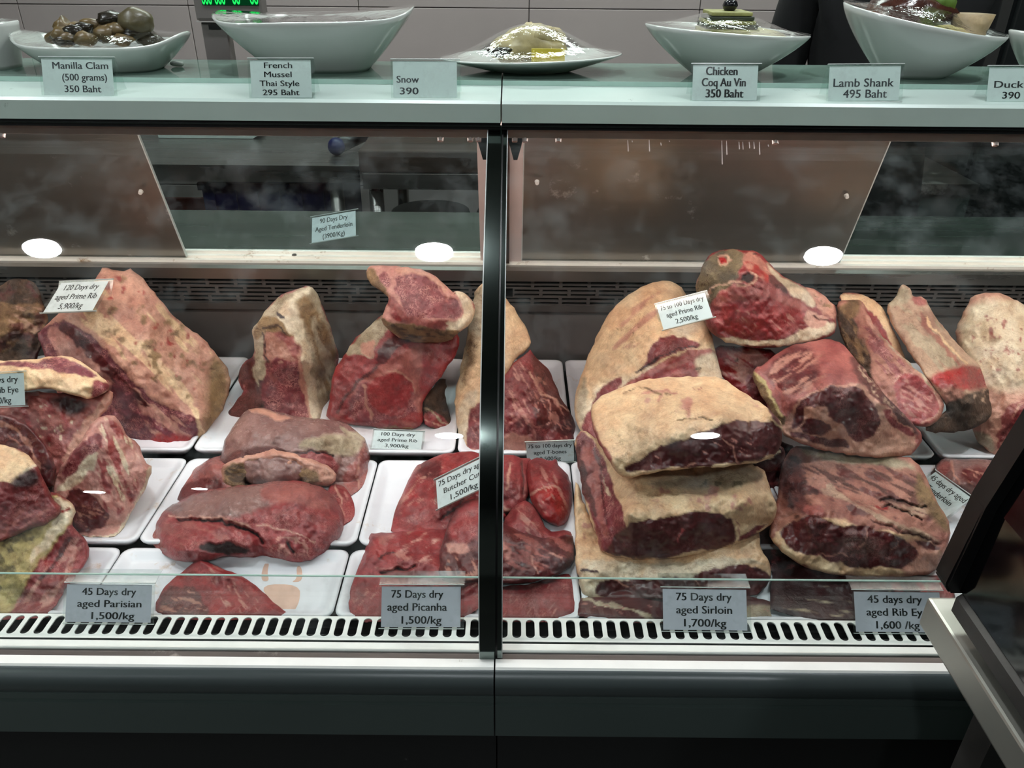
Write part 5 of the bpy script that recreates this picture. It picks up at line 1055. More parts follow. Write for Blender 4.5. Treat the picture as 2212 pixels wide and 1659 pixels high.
meat('aged_rib_rack', 'long rib rack with streaky bone side and dark marbled face at the right front', 'meat',
 [(1692, 1000), (1700, 975), (1730, 962), (1800, 970), (1880, 985), (1960, 985), (1985, 1000), (2008, 1050), (2032, 1095), (2056, 1140), (2048, 1180), (2022, 1238), (1960, 1246), (1880, 1247), (1800, 1242), (1740, 1228), (1700, 1200), (1662, 1165), (1660, 1140), (1676, 1100), (1682, 1040)],
 [(1710, 975, .92), (1850, 980, .92), (1985, 1002, .90), (2054, 1140, .81), (1680, 1050, .87), (1665, 1160, .79), (1760, 1112, .775), (1850, 1140, .765), (1930, 1152, .765), (2035, 1185, .775), (2020, 1238, .765), (1850, 1244, .752), (1740, 1225, .76), (1850, 1060, .84), (1950, 1080, .83)], 'bonep',
 [('streak', 'leand', [(1700, 990), (1960, 1000), (2050, 1130), (1900, 1120), (1760, 1100)], .02, 11, 24), ('streak', 'bone', [(1700, 1000), (1980, 1010), (2050, 1130), (1800, 1090)], .12, 9, 24), ('streak', 'crustr', [(1690, 990), (1980, 1000), (2040, 1110), (1760, 1060)], .1, 9, 24), ('crusty', [(1980, 1010), (2010, 1060), (2050, 1130), (2040, 1150), (1990, 1090), (1975, 1040)], 10),
  ('fatg', [(1720, 962), (1800, 968), (1930, 985), (1990, 1010), (1930, 1010), (1820, 1000), (1740, 985)], 8), ('crustr', [(1680, 1000), (1720, 975), (1740, 1020), (1740, 1060), (1760, 1110), (1720, 1110), (1680, 1070)], 12), ('spots', 'dark', [(1680, 990), (1740, 980), (1780, 1100), (1700, 1130)], .12, 14), ('s', 'hole', [(1905, 1078), (1960, 1085), (2000, 1100)], 4, -.006), ('s', 'hole', [(1905, 1092), (1950, 1105), (1990, 1125)], 4, -.006), ('s', 'red', [(1895, 1092), (1915, 1100)], 6),
  ('s', 'bone', [(1790, 1050), (1860, 1100), (1960, 1140), (2030, 1165)], 13, .004), ('s', 'crustr', [(1880, 1125), (1960, 1150), (2030, 1172)], 4, -.002), ('pink', [(1730, 1090), (1770, 1090), (1790, 1115), (1750, 1125)], 5),
  ('fat', [(1660, 1158), (1720, 1120), (1800, 1115), (1880, 1140), (1960, 1152), (2040, 1180), (2020, 1242), (1880, 1250), (1740, 1230), (1700, 1200)], 4), ('fatp', [(1950, 1155), (2042, 1182), (2020, 1242), (1940, 1245)], 10),
  ('leand', [(1680, 1150), (1700, 1130), (1760, 1112), (1800, 1125), (1810, 1135), (1860, 1130), (1920, 1150), (1975, 1180), (1982, 1200), (1955, 1228), (1880, 1230), (1830, 1222), (1780, 1205), (1740, 1195), (1700, 1180)], 3, -.001), ('s', 'seamd', [(1872, 1140), (1875, 1165), (1860, 1185)], 3), ('s', 'seamd', [(1920, 1190), (1940, 1180), (1935, 1160)], 3), ('s', 'seamd', [(1760, 1200), (1800, 1195), (1830, 1205)], 3), ('leand', [(1970, 1160), (2040, 1178), (2030, 1190), (1990, 1180)], 3)], T=.08, R=10)
meat('gap_filler_beef', 'dark filler beef added in the shaded gap between the sirloin stack and the rib rack', 'meat',  # added filler lump; shade of the gap is put into its near-black colour
 [(1640, 960), (1700, 950), (1740, 1000), (1730, 1140), (1760, 1240), (1650, 1245), (1640, 1150)], [(1660, 960, 1.0), (1720, 1000, .98), (1700, 1150, .90), (1700, 1240, .82)], 'dark', [('spots', 'lean', [(1640, 960), (1740, 1000), (1730, 1240), (1640, 1240)], .1, 18)], T=.05)
meat('rib_eye', 'dark bottom piece at the front right, mostly behind the 45 days rib eye card', 'meat',
 [(1664, 1230), (1700, 1215), (1780, 1232), (1900, 1246), (2020, 1240), (2060, 1250), (2070, 1345), (1664, 1345)],
 [(1700, 1218, .79), (1900, 1246, .76), (2050, 1250, .755), (1670, 1340, .699), (2060, 1340, .699), (1850, 1290, .728)], 'dark',
 [('streak', 'fatg', [(1670, 1280), (1850, 1260), (1850, 1340), (1670, 1340)], .22, 12, 10), ('lean', [(2000, 1240), (2060, 1250), (2070, 1300), (2010, 1290)], 8), ('streak', 'leanr', [(1850, 1250), (2060, 1260), (2060, 1340), (1850, 1340)], .0, 12, 60), ('spots', 'fatg', [(1850, 1260), (2060, 1260), (2060, 1340), (1850, 1340)], .26, 13)], T=.04, R=8)
meat('rib_steak', 'steak with a curved pale fat rim standing behind the long rib at the right', 'meat',
 [(1812, 645), (1818, 634), (1840, 632), (1880, 642), (1905, 662), (1925, 700), (1945, 745), (1965, 790), (1940, 800), (1900, 740), (1860, 690), (1840, 665)],
 [(1820, 640, 1.22), (1905, 665, 1.21), (1960, 785, 1.13), (1860, 680, 1.18)], 'leanb', [('fat', [(1810, 645), (1818, 632), (1845, 632), (1885, 643), (1912, 670), (1945, 745), (1968, 795), (1950, 800), (1920, 735), (1895, 680), (1860, 655), (1830, 658)], 2.5, .002), ('s', 'vein', [(1880, 690), (1895, 710)], 4)], T=.04, R=8)
meat('rib_chop', 'long bone-in rib chop with a round marbled eye, right of the rib eye roll', 'meat',
 [(1803, 665), (1812, 648), (1850, 645), (1868, 655), (1872, 680), (1900, 718), (1940, 762), (1985, 800), (2020, 838), (2040, 868), (2036, 895), (2020, 918), (1975, 925), (1940, 900), (1890, 835), (1850, 790), (1820, 740)],
 [(1812, 650, 1.20), (1868, 656, 1.19), (1820, 740, 1.14), (1900, 718, 1.12), (1985, 800, 1.055), (2038, 870, 1.02), (2010, 918, .985), (1940, 895, 1.0), (1880, 780, 1.08)], 'bonep',
 [('crust', [(1800, 665), (1815, 660), (1850, 700), (1880, 780), (1890, 835), (1850, 790), (1818, 740)], 6), ('streak', 'crusty', [(1805, 660), (1850, 700), (1885, 790), (1850, 790), (1815, 720)], .05, 7, 62), ('crusty', [(1805, 660), (1850, 645), (1860, 660), (1850, 690), (1830, 690)], 8), ('fatp', [(1868, 682), (1885, 680), (1892, 715), (1880, 710)], 3),
  ('streak', 'leanm', [(1850, 690), (1900, 720), (1970, 800), (1930, 830), (1880, 770)], .0, 7, 50), ('leanb', [(1925, 830), (1945, 805), (1985, 808), (2018, 845), (2030, 880), (2015, 912), (1975, 922), (1945, 895)], 3), ('streak', 'vein', [(1925, 830), (1990, 808), (2030, 880), (1975, 920)], .12, 5, 30), ('s', 'seam', [(2020, 840), (2032, 872), (2020, 900), (1990, 915)], 4), ('s', 'fatg', [(1900, 718), (1940, 765), (1985, 802), (2030, 850)], 5), ('s', 'seam', [(1930, 825), (1950, 803), (1975, 806)], 4)], T=.05, R=10)
meat('shin_bone', 'thick pale bone end with red meat and charred underside at the right back', 'meat',
 [(1913, 662), (1932, 645), (1945, 618), (1952, 613), (1970, 628), (1972, 642), (1995, 639), (2015, 675), (2050, 720), (2085, 762), (2120, 792), (2142, 808), (2165, 832), (2155, 845), (2160, 862), (2148, 890), (2125, 915), (2080, 935), (2000, 935), (2000, 918), (2045, 890), (2040, 868), (2010, 828), (1960, 755), (1928, 705)],
 [(1950, 616, 1.24), (1995, 641, 1.22), (1928, 700, 1.18), (2050, 722, 1.17), (2000, 740, 1.12), (2142, 810, 1.13), (2160, 855, 1.10), (2060, 830, 1.03), (2100, 870, 1.03), (2080, 930, 1.03), (2010, 925, 1.0), (2045, 890, 1.02)], 'bone',
 [('streak', 'fatg', [(1920, 660), (1990, 650), (2100, 780), (2050, 840), (1990, 780)], .05, 13, 50), ('s', 'bonep', [(1985, 680), (2020, 730), (2070, 790)], 12), ('s', 'fat', [(2000, 690), (2040, 740), (2085, 790)], 8), ('red', [(2000, 820), (2040, 800), (2100, 790), (2140, 808), (2165, 832), (2120, 840), (2060, 845), (2020, 840)], 8), ('pink', [(1960, 642), (1998, 638), (2005, 660), (1975, 660)], 5), ('bonep', [(2030, 840), (2070, 835), (2100, 850), (2080, 870), (2040, 870)], 8),
  ('crust', [(2040, 872), (2100, 845), (2150, 840), (2162, 865), (2125, 920), (2070, 938), (2000, 938), (2002, 915), (2045, 892)], 6), ('spots', 'bone', [(2060, 840), (2150, 835), (2150, 870), (2080, 880)], .1, 9), ('fatg', [(1913, 662), (1945, 616), (1965, 625), (1962, 650), (1930, 665)], 5)], T=.04, R=14, fine=.002)
meat('fat_covered_rib', 'pale fat covered piece at the far right edge beside the bone end', 'meat',
 [(2060, 725), (2072, 690), (2085, 670), (2095, 648), (2110, 635), (2150, 631), (2190, 643), (2225, 665), (2290, 700), (2290, 990), (2200, 1000), (2160, 995), (2142, 985), (2110, 950), (2095, 920), (2110, 880), (2100, 800), (2080, 770)],
 [(2150, 633, 1.23), (2225, 665, 1.22), (2070, 710, 1.22), (2150, 720, 1.15), (2230, 760, 1.12), (2110, 900, 1.07), (2142, 983, 1.04), (2230, 900, 1.03), (2170, 850, 1.07), (2250, 980, 1.03)], 'fatp',
 [('fatw', [(2060, 725), (2100, 650), (2190, 645), (2290, 700), (2290, 800), (2180, 860), (2110, 820)], 20), ('spots', 'pink', [(2090, 660), (2280, 720), (2200, 820), (2110, 800)], .3, 14), ('spots', 'red', [(2090, 660), (2280, 720), (2200, 840), (2110, 800)], .47, 9), ('s', 'pink', [(2160, 940), (2185, 880), (2230, 850)], 20), ('lean', [(2150, 955), (2180, 905), (2240, 840), (2290, 830), (2290, 910), (2190, 960), (2155, 975)], 4), ('fatg', [(2110, 925), (2140, 940), (2150, 985), (2110, 955)], 6), ('streak', 'seamd', [(2150, 955), (2290, 840), (2290, 910), (2160, 975)], .2, 6, -40)], T=.05, R=22)
meat('aged_tenderloin', 'small purplish brown tenderloin rolled at the right, behind the rotated price card', 'meat',
 [(2018, 1010), (2028, 996), (2045, 988), (2075, 992), (2120, 990), (2170, 1000), (2240, 1020), (2240, 1110), (2150, 1100), (2110, 1080), (2090, 1060), (2060, 1050), (2030, 1035)],
 [(2030, 997, .995), (2120, 992, 1.0), (2200, 1010, .99), (2030, 1032, .955), (2100, 1040, .92), (2100, 1075, .91), (2200, 1095, .88)], 'film', [('filmr', [(2018, 1010), (2045, 988), (2060, 1010), (2040, 1030)], 5), ('leand', [(2060, 1010), (2130, 1000), (2200, 1030), (2150, 1080), (2090, 1050)], 12), ('s', 'seamd', [(2050, 992), (2062, 1020), (2070, 1045)], 5, .002), ('streak', 'seamd', [(2060, 1000), (2200, 1010), (2200, 1090), (2100, 1070)], .2, 6, 30)], T=.05, R=26)

# ================================================================== price cards
def text_mesh(lines, w, h, ratios=None, weight=0.018, condense=1.0, align=0.5, xoff=None, heights=None):
    """returns verts, faces of the lettering in a w x h field, origin lower left"""
    V, F = [], []; n = len(lines); rows = n
    for i, t in enumerate(lines):
        if not t: continue
        cu = bpy.data.curves.new('t', 'FONT'); cu.body = t; cu.size = 1.0; cu.offset = 0.0; cu.fill_mode = 'FRONT'; cu.resolution_u = 3
        o = bpy.data.objects.new('t', cu); COL.objects.link(o); bpy.context.view_layer.update()
        me = bpy.data.meshes.new_from_object(o); bpy.data.objects.remove(o); bpy.data.curves.remove(cu)
        co = np.array([v.co[:] for v in me.vertices]); fs = [tuple(p.vertices) for p in me.polygons]; bpy.data.meshes.remove(me)
        tw = co[:, 0].max()-co[:, 0].min(); th = 0.73
        lw = (ratios[i] if ratios else 0.8)*w; lh = h/rows*(heights or 0.62)
        sx, sy = lw/tw, lh/th
        cx = w*(xoff[i] if xoff else align)
        x = (co[:, 0]-co[:, 0].min()-tw/2)*sx+cx; y = co[:, 1]*sy + h*(1-(i+0.80)/rows)
        for dx in (-1, 1):       # doubled a hair apart for a bold face
            b = len(V); V += list(zip(x+dx*weight*sx*1.2, y)); F += [tuple(b+k for k in f) for f in fs]
    return V, F
def card(label, pc, lines, quad, Ys, ratios, kind='inner', mat=None, weight=0.016, inkm=None, xoff=None, name='price_card', legy=None, heights=None, group=None, pad=0.06, ins=(0.02, 0.98, 0.02, 0.98)):
    """quad: pixels of the paper tl,tr,br,bl; Ys: distance of top and bottom edges"""
    mat = mat or paper; inkm = inkm or ink
    if kind == 'hook':      # bottom edge just above the grille
        Ys = (Ys[0], min(Ys[1], P(quad[2][0], quad[2][1], z=0.7055).y, P(quad[3][0], quad[3][1], z=0.7055).y))
    if kind == 'rail':      # stands on the sloping top of the rail
        yb = 1.034
        for yv in np.linspace(1.034, 1.08, 47):
            if P(quad[3][0], quad[3][1], Y=yv).z >= 1.2325+(yv-1.033)*0.146: yb = yv
        Ys = (yb+0.014, yb)
    tl, tr, br, bl = [P(q[0], q[1], Y=Ys[k]) for k, q in zip((0, 0, 1, 1), quad)] if len(Ys) == 2 else [P(q[0], q[1], Y=yv) for q, yv in zip(quad, Ys)]
    u = ((tr-tl)+(br-bl))*.5; v = ((tl-bl)+(tr-br))*.5; w_, h_ = u.length, v.length
    un, vn_ = u.normalized(), v.normalized(); vn_ = (vn_-un*vn_.dot(un)).normalized(); nn = un.cross(vn_)
    if nn.y > 0: nn = -nn
    c0 = (tl+tr+br+bl)/4 - un*w_/2 - vn_*h_/2
    e = empty(name, (c0+un*w_/2).to_tuple(), label, 'price card', group)
    def pl(a, b, d): return c0+un*a+vn_*b+nn*d
    def slab(nm, a0, a1, b0, b1, d0, d1, m):
        vs = [pl(a, b, d) for d in (d0, d1) for a, b in ((a0, b0), (a1, b0), (a1, b1), (a0, b1))]
        return raw(nm, vs, [(0, 3, 2, 1), (4, 5, 6, 7), (0, 1, 5, 4), (1, 2, 6, 5), (2, 3, 7, 6), (3, 0, 4, 7)], m, e)
    p_ = pad*h_
    slab('paper', 0, w_, 0, h_, 0.0000, 0.0003, mat)
    slab('sleeve', -p_*1.0, w_+p_*1.6, -p_*.5, h_+p_*.7, 0.0009, 0.0018, acrylic)
    slab('sleeve_edge', -p_*1.0, w_+p_*1.6, h_+p_*.7, h_+p_*.7+0.0008, -0.0006, 0.0018, acrylic_edge)
    slab('sleeve_edge', -p_*1.0, w_+p_*1.6, -p_*.5-0.0006, -p_*.5, -0.0006, 0.0018, acrylic_edge)
    if lines:
        V, F = text_mesh(lines, w_*(ins[1]-ins[0]), h_*(ins[3]-ins[2]), ratios, weight, xoff=xoff, heights=heights)
        raw('lettering', [pl(x+w_*ins[0], y+h_*ins[2], 0.0005 if k < 0 else 0.0005) for k, (x, y) in enumerate(V)], F, inkm, e)
    # back leg of the folded holder
    if kind == 'hook':
        tp = pl(0, h_+p_*.7, 0); 
        L_ = [pl(-p_, h_+p_*.7, 0.0010), pl(w_+p_*1.6, h_+p_*.7, 0.0010)]
        k = Vector((0, 0.022, 0.0008)); dn = Vector((0, 0.004, -0.020)); th = Vector((0, 0, 0.0012))
        vs = [L_[0], L_[1], L_[1]+k, L_[0]+k, L_[0]+th, L_[1]+th, L_[1]+k+th, L_[0]+k+th]
        raw('hook', vs, [(0, 1, 2, 3), (4, 7, 6, 5), (0, 4, 5, 1), (1, 5, 6, 2), (2, 6, 7, 3), (3, 7, 4, 0)], acrylic_w, e)
    else:
        d = Vector((0, 0.030, -0.0)) if legy is None else Vector((0, legy, 0))
        a0, a1 = pl(-p_, h_+p_*.7, 0), pl(w_+p_*1.6, h_+p_*.7, 0); b0, b1 = pl(-p_, -p_*.5, 0)+d, pl(w_+p_*1.6, -p_*.5, 0)+d
        th = (b0-a0).cross(a1-a0).normalized()*0.0010
        vs = [a0, a1, b1, b0, a0+th, a1+th, b1+th, b0+th]
        raw('holder_leg', vs, [(0, 1, 2, 3), (4, 7, 6, 5), (0, 4, 5, 1), (1, 5, 6, 2), (2, 6, 7, 3), (3, 7, 4, 0)], acrylic, e)
    return e
acrylic_w = clear('folded_acrylic', 'eef2f2', 1.5, 0.1, haze=0.5, hazecol='dfe6e8', hazescale=8)
# on the front riser
FR = (0.6925, 0.6745)
card('shaded card reading 45 Days dry aged Parisian, hung on the front riser', None, ['45 Days dry', 'aged Parisian', '1,500/kg'], [(140, 1262), (325, 1264), (329, 1345), (146, 1343)], FR, (.66, .78, .52), 'hook', paper_shaded, xoff=(.50, .51, .56), weight=.020)
card('shaded card reading 75 Days dry aged Picanha, hung on the front riser', None, ['75 Days dry', 'aged Picanha', '1,500/kg'], [(828, 1267), (994, 1267), (996, 1355), (820, 1354)], FR, (.68, .78, .52), 'hook', paper_shaded, xoff=(.45, .45, .51), weight=.020)
card('shaded card reading 75 Days dry aged Sirloin, hung on the front riser', None, ['75 Days dry', 'aged Sirloin', '1,700/kg'], [(1434, 1272), (1615, 1274), (1611, 1362), (1430, 1360)], FR, (.69, .69, .52), 'hook', paper_shaded, xoff=(.49, .49, .50), weight=.020)
card('shaded card reading 45 days dry aged Rib Eye, on the riser beside the black panel', None, ['45 days dry', 'aged Rib Eye', '1,600 /kg'], [(1850, 1278), (2034, 1280), (2030, 1366), (1843, 1364)], FR, (.66, .74, .52), 'hook', paper_shaded, xoff=(.47, .49, .49), weight=.020)
# in the case
card('white card reading 120 Days dry aged Prime Rib 5,900/kg on the large wedge', None, ['120 Days dry', 'aged Prime Rib', '5,900/kg'], [(118, 613), (220, 609), (216, 668), (109, 673)], (1.165, 1.100), (.74, .88, .50), legy=.05)
card('white card reading 75 to 100 Days dry aged Prime Rib on pale fat', None, ['75 to 100 Days dry', 'aged Prime Rib', '2,500/kg'], [(1413, 661), (1520, 633), (1542, 684), (1438, 710)], (1.055, 1.018), (.92, .76, .46), legy=.03)
card('white card reading 100 Days dry aged Prime Rib 3,900/kg on the back tray', None, ['100 Days dry', 'aged Prime Rib', '3,900/kg'], [(812, 930), (915, 934), (908, 972), (800, 968)], (1.065, 1.033), (.72, .84, .50), legy=.025)
card('white card reading 75 to 100 days dry aged T-bones, right of the chrome post', None, ['75 to 100 days dry', 'aged T-bones', '2,500/kg'], [(1136, 957), (1241, 952), (1238, 996), (1139, 999)], (1.0215, 1.0155), (.96, .72, .46), legy=.02)
card('white tilted card reading 75 Days dry aged Butcher Cuts, partly behind the chrome post', None, ['75 Days dry aged', 'Butcher Cuts', '1,500/kg'], [(936, 1040), (1052, 985), (1066, 1040), (952, 1097)], (0.915, 0.865), (.94, .76, .52), legy=.03)
card('white card at the left edge ending in days dry, Rib Eye and kg', None, ['45 Days dry', 'aged Rib Eye', '1,700/kg'], [(-50, 810), (62, 808), (44, 872), (-70, 880)], (0.945, 0.925), (.80, .80, .5), legy=.03)
card('white rotated card reading 45 days dry aged Tenderloin beside the black panel', None, ['45 days dry aged', 'Tenderloin', ''], [(1998, 1008), (2085, 1076), (2052, 1124), (1985, 1075)], (0.97, 0.90, 0.86, 0.94), (.98, .70, .4), legy=.02, heights=.6)
card('white card reading 90 Days Dry Aged Tenderloin on the steel shelf behind the case', None, ['90 Days Dry', 'Aged Tenderloin', '(3900/Kg)'], [(662, 475), (758, 459), (779, 505), (686, 521)], (1.50, 1.455), (.66, .88, .52), legy=.05)
# on the top rail
TR = (1.062, 1.046)
card('card reading Manilla Clam 350 Baht on the top rail', None, ['Manilla Clam', '(500 grams)', '350 Baht'], [(95, 127), (246, 128), (243, 206), (90, 205)], TR, (.82, .66, .54), 'rail', legy=.03, mat=paper_top, inkm=ink_grey, xoff=(.55, .60, .56))
card('card reading French Mussel Thai Style 295 Baht on the top rail', None, ['French', 'Mussel', 'Thai Style', '295 Baht'], [(544, 130), (673, 130), (672, 211), (540, 211)], TR, (.48, .47, .68, .63), 'rail', legy=.03, mat=paper_top, heights=.66, xoff=(.46, .45, .47, .49))
card('card reading Snow and 390 on the top rail before the wide plate', None, ['', 'Snow', '390'], [(850, 132), (990, 132), (984, 211), (848, 210)], TR, (.6, .36, .30), 'rail', legy=.03, mat=paper_top, inkm=ink_grey, xoff=(.3, .22, .24))
card('card reading Chicken Coq Au Vin 350 Baht on the top rail', None, ['Chicken', 'Coq Au Vin', '350 Baht'], [(1495, 141), (1635, 142), (1637, 217), (1497, 217)], TR, (.50, .70, .60), 'rail', legy=.03, mat=paper_top, weight=.035, heights=.78, xoff=(.44, .48, .50))
card('card reading Lamb Shank 495 Baht on the top rail', None, ['', 'Lamb Shank', '495 Baht', ], [(1790, 143), (1943, 142), (1944, 217), (1790, 218)], TR, (.6, .88, .64), 'rail', legy=.03, mat=paper_top, inkm=ink_grey, heights=.78, xoff=(.5, .49, .52))
card('card reading Duck leg and 390 at the right end of the top rail', None, ['', 'Duck leg', '390 Baht', ], [(2134, 146), (2290, 146), (2290, 219), (2134, 219)], TR, (.6, .70, .64), 'rail', legy=.03, mat=paper_top, heights=.66, xoff=(.5, .42, .52))

# ================================================================== dishes on the glass shelf
ZS = 1.2477
def bowl(label, cpx, Yc, rx, ry, h, foot=0.4, power=2.0, rim=None, wall=0.004, lift=None, group=None, prof=0.6, tilt=0.0, flat=0.25, name='bowl', cat='bowl', rot=0.0, film_h=0.012, nofilm=False, zlow=0.0):
    """rim(theta)->extra height; superellipse outline"""
    c = P(cpx, 150, Y=Yc); cx, cy = c.x, Yc
    e = empty(name, (cx, cy, ZS), label, cat, group)
    n = 72; m = 12
    def outl(th, s):
        ct, st = math.cos(th), math.sin(th)
        x = math.copysign(abs(ct)**(2/power), ct)*rx*s; y = math.copysign(abs(st)**(2/power), st)*ry*s
        return (x*math.cos(rot)-y*math.sin(rot), x*math.sin(rot)+y*math.cos(rot))
    def P3(th, t, ins=0.0):
        s = foot+(1-foot)*t**prof if prof < 1 else foot+(1-foot)*t
        s = foot+(1-foot)*(1-(1-t)**(1/prof)) if prof < 1 else foot+(1-foot)*t**prof
        hh = (h+(rim(th) if rim else 0.0))*(t)
        x, y = outl(th, s); 
        k = 1-ins/max(rx, 1e-6)
        return (cx+x*k, cy+y*k, ZS+0.0+hh+ins*0.0)
    bm = bmesh.new(); rings = []
    T_ = [i/m for i in range(m+1)]
    for t in T_: rings.append([bm.verts.new(P3(2*PI*i/n, t)) for i in range(n)])
    rings.append([bm.verts.new(tuple(a+b for a, b in zip(P3(2*PI*i/n, 1.0, wall*.5), (0, 0, 0.0015)))) for i in range(n)])
    for t in reversed(T_): rings.append([bm.verts.new(tuple(a+b for a, b in zip(P3(2*PI*i/n, t, wall+0.001), (0, 0, 0.004*(1-t))))) for i in range(n)])
    for a, b in zip(rings, rings[1:]):
        for i in range(n): bm.faces.new((a[i], a[(i+1) % n], b[(i+1) % n], b[i]))
    bm.faces.new(rings[0][::-1]); bm.faces.new(rings[-1])
    obj('dish', bm, porcelain, e, True)
    if not nofilm:
        bm = bmesh.new(); rr = []
        for q in range(9):
            s = q/8
            rr.append([bm.verts.new((cx+(P3(2*PI*i/n, 1)[0]-cx)*(1-s), cy+(P3(2*PI*i/n, 1)[1]-cy)*(1-s), P3(2*PI*i/n, 1)[2]*(1-s)+(ZS+h)*s+0.002+film_h*(math.sin(s*PI/2)**2))) for i in range(n)] if q < 8 else [bm.verts.new((cx, cy, ZS+h+0.002+film_h))])
        for a, b in zip(rr[:-2], rr[1:-1]):
            for i in range(n): bm.faces.new((a[i], a[(i+1) % n], b[(i+1) % n], b[i]))
        for i in range(n): bm.faces.new((rr[-2][i], rr[-2][(i+1) % n], rr[-1][0]))
        obj('cling_film', bm, film, e, True)
    return e, cx, cy
def lump(name, c, r, mat, parent, seed=1, amp=0.25, sc=(1, 1, 1), sub=3, freq=2.0):
    bm = bmesh.new(); bmesh.ops.create_icosphere(bm, subdivisions=sub, radius=1.0)
    co = np.array([v.co[:] for v in bm.verts])
    d = 1+amp*(fbm(co[:, 0]*freq+3, co[:, 1]*freq+co[:, 2]*freq*.7, seed)+fbm(co[:, 2]*freq+7, co[:, 0]*freq, seed+3))
    for v, k in zip(bm.verts, d): v.co = Vector((c[0]+v.co.x*k*r*sc[0], c[1]+v.co.y*k*r*sc[1], c[2]+v.co.z*k*r*sc[2]))
    return obj(name, bm, mat, parent, True)
random.seed(5)
m_shell = simple('dark_clam_shell', '241f16', 0.25, 0, 0.5, 60, bump=.3, bscale=120)
m_shell2 = simple('ochre_clam_flesh', '5e4c2c', 0.35, 0, 0.4, 60, bump=.3, bscale=120)
m_potato = simple('olive_brown_food', '4f4730', 0.35, 0, 0.3, 50, bump=.2)
m_mussel = simple('black_mussel', '15161a', 0.2, 0, 0.3, 40)
m_fish = simple('pale_fish', 'a8986c', 0.4, 0, 0.35, 30, bump=.4, bscale=60)
m_yellow = simple('yellow_tag', 'c9b53a', 0.5, 0, 0.1, 30)
m_pastry = simple('green_layered_food', '8b8a52', 0.5, 0, 0.35, 60, bump=.5, bscale=90)
m_dkgreen = simple('dark_green_layer', '2a3220', 0.5, 0, 0.3, 60)
m_cream = simple('cream_sauce', 'c9bf97', 0.4, 0, 0.08, 30)
m_shank = simple('glazed_brown_meat', '3d2119', 0.2, 0, 0.5, 40, bump=.5, bscale=80)
m_garlic = simple('roasted_garlic', '9f8a68', 0.5, 0, 0.25, 60, bump=.4, bscale=90)
m_herb = simple('green_herb', '5c7a2a', 0.5, 0, 0.4, 50)
m_mash = simple('yellow_mash', 'c2b172', 0.6, 0, 0.15, 60, bump=.4)
# clam dish
e, cx, cy = bowl('white boat shaped dish with pointed ends, heaped with dark clams, at the left', 238, 1.175, 0.115, 0.075, 0.033, foot=.62, power=2.6, rim=lambda t: 0.014*(abs(math.cos(t))**5), film_h=.02, prof=.8)
for i in range(46):
    a = random.uniform(0, 2*PI); q = math.sqrt(random.random())
    lump('clam', (cx+0.066*q*math.cos(a), cy+0.035*q*math.sin(a), ZS+0.040+0.022*(1-q)+random.uniform(-.004, .004)), random.uniform(.009, .014), random.choice((m_shell, m_shell, m_shell2)), e, i, .3, (1.3, .9, .7), 2)
lump('clam', (cx+0.052, cy-0.005, ZS+0.060), .022, m_potato, e, 9, .1, (1.1, .9, .85)); lump('clam', (cx+0.018, cy, ZS+0.062), .017, m_shell, e, 12, .2, (1.2, 1, .7)); lump('clam', (cx-0.05, cy, ZS+.05), .014, m_shell2, e, 15, .3)
# mussel bowl
e, cx, cy = bowl('large deep square white bowl of dark mussels under cling film', 697, 1.195, 0.134, 0.100, 0.066, foot=.50, power=3.2, rim=lambda t: 0.010*(abs(math.cos(t))**6)+0.004*math.cos(t), film_h=.001, prof=.85, rot=math.radians(4))
for i in range(7):
    lump('mussel', (cx-0.06+0.026*i, cy-0.02+random.uniform(-.02, .02), ZS+0.058), .014, m_mussel, e, i+30, .15, (1.2, .8, .8), 2)
# plate with fish
e, cx, cy = bowl('wide shallow round white plate with pale fish heaped under cling film', 1146, 1.19, 0.128, 0.088, 0.020, foot=.42, power=2.0, rim=lambda t: 0.004*math.cos(t), film_h=.040, prof=.9, name='plate', cat='plate')
lump('fish', (cx-.005, cy, ZS+.030), .046, m_fish, e, 41, .3, (1.1, .8, .55)); lump('fish', (cx+.012, cy+.0, ZS+.043), .026, m_fish, e, 44, .3, (1.3, .9, .7)); box('yellow_slip', cx+.0, cx+.045, cy-.050, cy-.046, ZS+.018, ZS+.034, m_yellow, e)
lump('garnish', (cx-.045, cy-.035, ZS+.028), .012, m_shell, e, 46, .4, (1.6, .8, .5), 2)
# conical bowl
e, cx, cy = bowl('white flared round bowl with green layered food and a dark olive on top', 1560, 1.17, 0.112, 0.082, 0.056, foot=.36, power=2.0, rim=lambda t: 0.001-0.006*math.cos(t), film_h=.022, prof=.78)
lump('sauce', (cx+.01, cy, ZS+.046), .07, m_cream, e, 50, .05, (1.05, .8, .22)); 
for k in range(5): 
    box('food_layer', cx-.038+.002*k, cx+.036-.003*k, cy-.03, cy+.03, ZS+.055+.0052*k, ZS+.0598+.0052*k, (m_pastry, m_dkgreen)[k % 2], e, .0015)
lump('olive', (cx+.0, cy, ZS+.087), .010, m_mussel, e, 55, .15, (1, 1, .9), 2)
